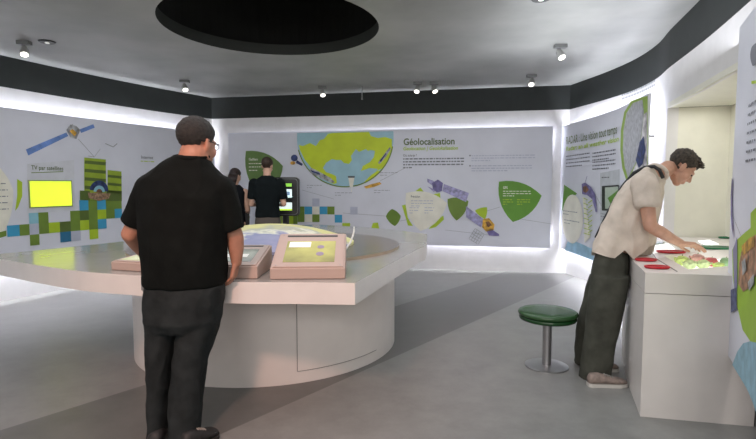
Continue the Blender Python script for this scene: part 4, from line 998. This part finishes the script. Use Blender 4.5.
blob('trousers', bm, .009, olive, R2, 5, .5, wrinkle=.006, wscale=8)
cv = mat('canvas_shoe', (140, 124, 116), .7, var=.15, scale=30); cs = mat('white_sole', (206, 202, 196), .6)
h1, t1 = PZ(588, 386, 0), PZ(626, 386, 0); shoe(R2, h1, t1, cv, cs, .045, .07)
h1, t1 = PZ(586, 368.5, 0), PZ(618, 371, 0); shoe(R2, h1, t1, cv, cs, .043, .07)

# ---- visitor in dark t-shirt at the back
def standing(x, D, top, label, shirt, pants, hairm, long=False, sw=1.0, face=(0.1, 1, -.25), skn=None):
    """upright figure: built from its height so that every joint keeps human proportion"""
    X = PD(x, 200, D).x; H = PD(x, top, D).z; k = H / 1.78
    root = person((X, D, 0), label); V = lambda a, b, c: Vector((X + a * k * sw, D + b * k, c * k))
    hR = frame(face, (0, 0, 1)); hc = V(0, .02, 1.655); hc.x = X
    bm = bmesh.new(); head(bm, hc, hR, k * .98); cap(bm, hc + Vector((0, -.02, -.06)) * k, .052 * k * sw, V(0, 0, 1.47), .06 * k * sw)
    loft(bm, [(V(0, 0, 1.48), Vector((.09 * k * sw, 0, 0)), Vector((0, .06, 0))), (V(0, 0, 1.38), Vector((.17 * k * sw, 0, 0)), Vector((0, .09, 0))), (V(0, 0, 1.1), Vector((.13 * k * sw, 0, 0)), Vector((0, .09, 0))), (V(0, 0, .92), Vector((.15 * k * sw, 0, 0)), Vector((0, .1, 0)))])
    for s in (-1, 1):
        sh, el, wr = V(s * .19, 0, 1.41), V(s * .235, .0, 1.12), V(s * .15, .22, 1.10 if not long else 1.0)
        chain(bm, [(sh, .052 * k), (el, .040 * k), (wr, .027 * k)])
        hand(bm, wr, (-s * .2, 1, .05), (0, 0, -1), (-s, 0, 0), k * .97, curl=.35)
        chain(bm, [(V(s * .09, 0, .9), .08 * k), (V(s * .1, .01, .5), .055 * k), (V(s * .1, 0, .09), .04 * k), (V(s * .11, .13, .04), .03 * k)])
    blob('body', bm, .008, skn or M_SKIN2, root, 2, .5); head_extras(hc, hR, root, k * .98)
    bm = bmesh.new()
    loft(bm, [(V(0, 0, 1.52), Vector((.075 * k * sw, 0, 0)), Vector((0, .07, 0))), (V(0, 0, 1.47), Vector((.15 * k * sw, 0, 0)), Vector((0, .09, 0))), (V(0, 0, 1.40), Vector((.205 * k * sw, 0, 0)), Vector((0, .115, 0))), (V(0, 0, 1.25), Vector((.19 * k * sw, 0, 0)), Vector((0, .125, 0))), (V(0, 0, 1.08), Vector((.165 * k * sw, 0, 0)), Vector((0, .12, 0))), (V(0, 0, .93), Vector((.18 * k * sw, 0, 0)), Vector((0, .13, 0)))], 32)
    if not long:
        for s in (-1, 1): p, q = V(s * .195, 0, 1.415), V(s * .235, 0, 1.19); ell(bm, p, (.07 * k,) * 3); cyl(bm, p, q, .07 * k, .058 * k)
    blob('shirt', bm, .01, shirt, root, 4, .5, wrinkle=.005, wscale=7)
    bm = bmesh.new(); loft(bm, [(V(0, 0, .98), Vector((.168 * k * sw, 0, 0)), Vector((0, .12, 0))), (V(0, 0, .86), Vector((.185 * k * sw, 0, 0)), Vector((0, .135, 0))), (V(0, 0, .78), Vector((.17 * k * sw, 0, 0)), Vector((0, .11, 0)))])
    for s in (-1, 1): loft(bm, [(V(s * .09, 0, .85), Vector((.095 * k, 0, 0)), Vector((0, .11, 0))), (V(s * .1, .01, .5), Vector((.075 * k, 0, 0)), Vector((0, .085, 0))), (V(s * .1, 0, .05), Vector((.065 * k, 0, 0)), Vector((0, .08, 0)))])
    blob('trousers', bm, .012, pants, root, 4, .5)
    for s in (-1, 1): shoe(root, V(s * .1, -.09, 0) * 1, V(s * .12, .18, 0), shm, sol, .045, .08)
    ext = None
    if long:
        def ext(bm, T):
            for j in range(26):
                t = -2.9 + j / 25 * 2.6; x_, y_ = .076 * math.cos(t), .09 * math.sin(t) - .02
                pts = [T(x_ * .9, y_ * .9, .06), T(x_, y_, -.02), T(x_ * .95, y_ * 1.0, -.12), T(x_ * .8, y_ * .95, -.22 - .02 * (j % 3))]
                chain(bm, [(pts[0], .014), (pts[1], .016), (pts[2], .014), (pts[3], .006)])
    haircap(hc, hR, k * .98, hairm, root, back=-.07, front=.06, side=0.0 if not long else -.08, extra=ext)
    return root, hc, k, V
standing(267.5, 7.2, 157.5, 'young man in dark t-shirt standing at the kiosk by the back wall, seen from behind', mat('dark_green_black_cotton', (20, 26, 28), .85, spec=.12, var=.1), mat('taupe_trousers', (92, 84, 78), .85), mat('hair_brown_short', (52, 38, 28), .7, var=.3, scale=50), sw=.98)
R4, hc4, k4, V4_ = standing(235.5, 7.35, 168.5, 'long haired woman in black top standing left of the visitor at the kiosk', mat('black_top', (22, 24, 28), .85, spec=.12), mat('dark_skirt_cloth', (30, 32, 36), .85), mat('hair_dark_brown_long', (40, 28, 26), .6, var=.3, scale=40), long=True, sw=.82, face=(.45, .85, -.3))
bm = bmesh.new(); p = V4_(.16, .06, .98); box(bm, p, (.12, .08, .22)); bmesh.ops.bevel(bm, geom=bm.edges[:], offset=.02, segments=2, affect='EDGES')
o = link('shoulder_bag', bm, mat('black_leather', (24, 24, 26), .4)); tag(o, 'black shoulder bag hanging at the side of the long haired woman', 'bag')

# ---------------------------------------------------------------- lights
def area(name, loc, rot, sx, sy, e, col=(1, 1, 1)):
    l = bpy.data.lights.new(name, 'AREA'); l.shape = 'RECTANGLE'; l.size = sx; l.size_y = sy; l.energy = e; l.color = col
    o = bpy.data.objects.new(name, l); COL.objects.link(o); o.location = loc; o.rotation_euler = rot; return o
def spotl(name, loc, tgt, e, ang, blend, col=(1, 1, 1), r=.05):
    l = bpy.data.lights.new(name, 'SPOT'); l.energy = e; l.spot_size = math.radians(ang); l.spot_blend = blend; l.color = col; l.shadow_soft_size = r
    o = bpy.data.objects.new(name, l); COL.objects.link(o); o.location = loc
    o.rotation_euler = (Vector(tgt) - Vector(loc)).to_track_quat('-Z', 'Y').to_euler(); return o
area('rear_fill', (-1.4, -2.2, 2.3), (math.radians(62), 0, 0), 4.5, 1.2, 115, (1, .96, .93))
area('ceiling_fill', (-.8, 4.2, 2.88), (0, 0, 0), 5.0, 5.0, 100, (.95, .97, 1))
spotl('table_warm_spot', (-1.0, .4, 2.8), (-.8, 3.2, .45), 210, 60, .8, (1, .53, .40), .15)
spotl('added_counter_fill', (1.0, .3, 1.9), (1.85, 3.0, .5), 60, 46, .9, (1, .93, .88), .1)  # added lamp without a fixture, set low to brighten the counter front
area('niche_light', (nA.x * .5 + nB.x * .5 + .25, 4.0, 2.15), (0, 0, -.27), .3, 1.8, 6, (1, .98, .92))
area('added_ceiling_wash', (1.9, 4.6, 2.35), (math.radians(180), 0, 0), 1.1, 2.8, 20, (.9, .93, 1))  # added unseen lamp in mid-air, facing up to lighten the ceiling
spotl('added_radar_fill', (1.3, 5.0, 2.85), (2.85, 6.3, 1.3), 45, 70, .9, (.95, .97, 1), .15)  # added lamp without a fixture, lifts the otherwise dim RADAR panel
w = bpy.data.worlds.new('world'); S.world = w; w.use_nodes = True; w.node_tree.nodes['Background'].inputs[0].default_value = (.02, .02, .02, 1)
S.view_settings.view_transform = 'Standard'; S.view_settings.look = 'None'; S.view_settings.exposure = 0
S.cycles.use_denoising = True
S.cycles.max_bounces = 8
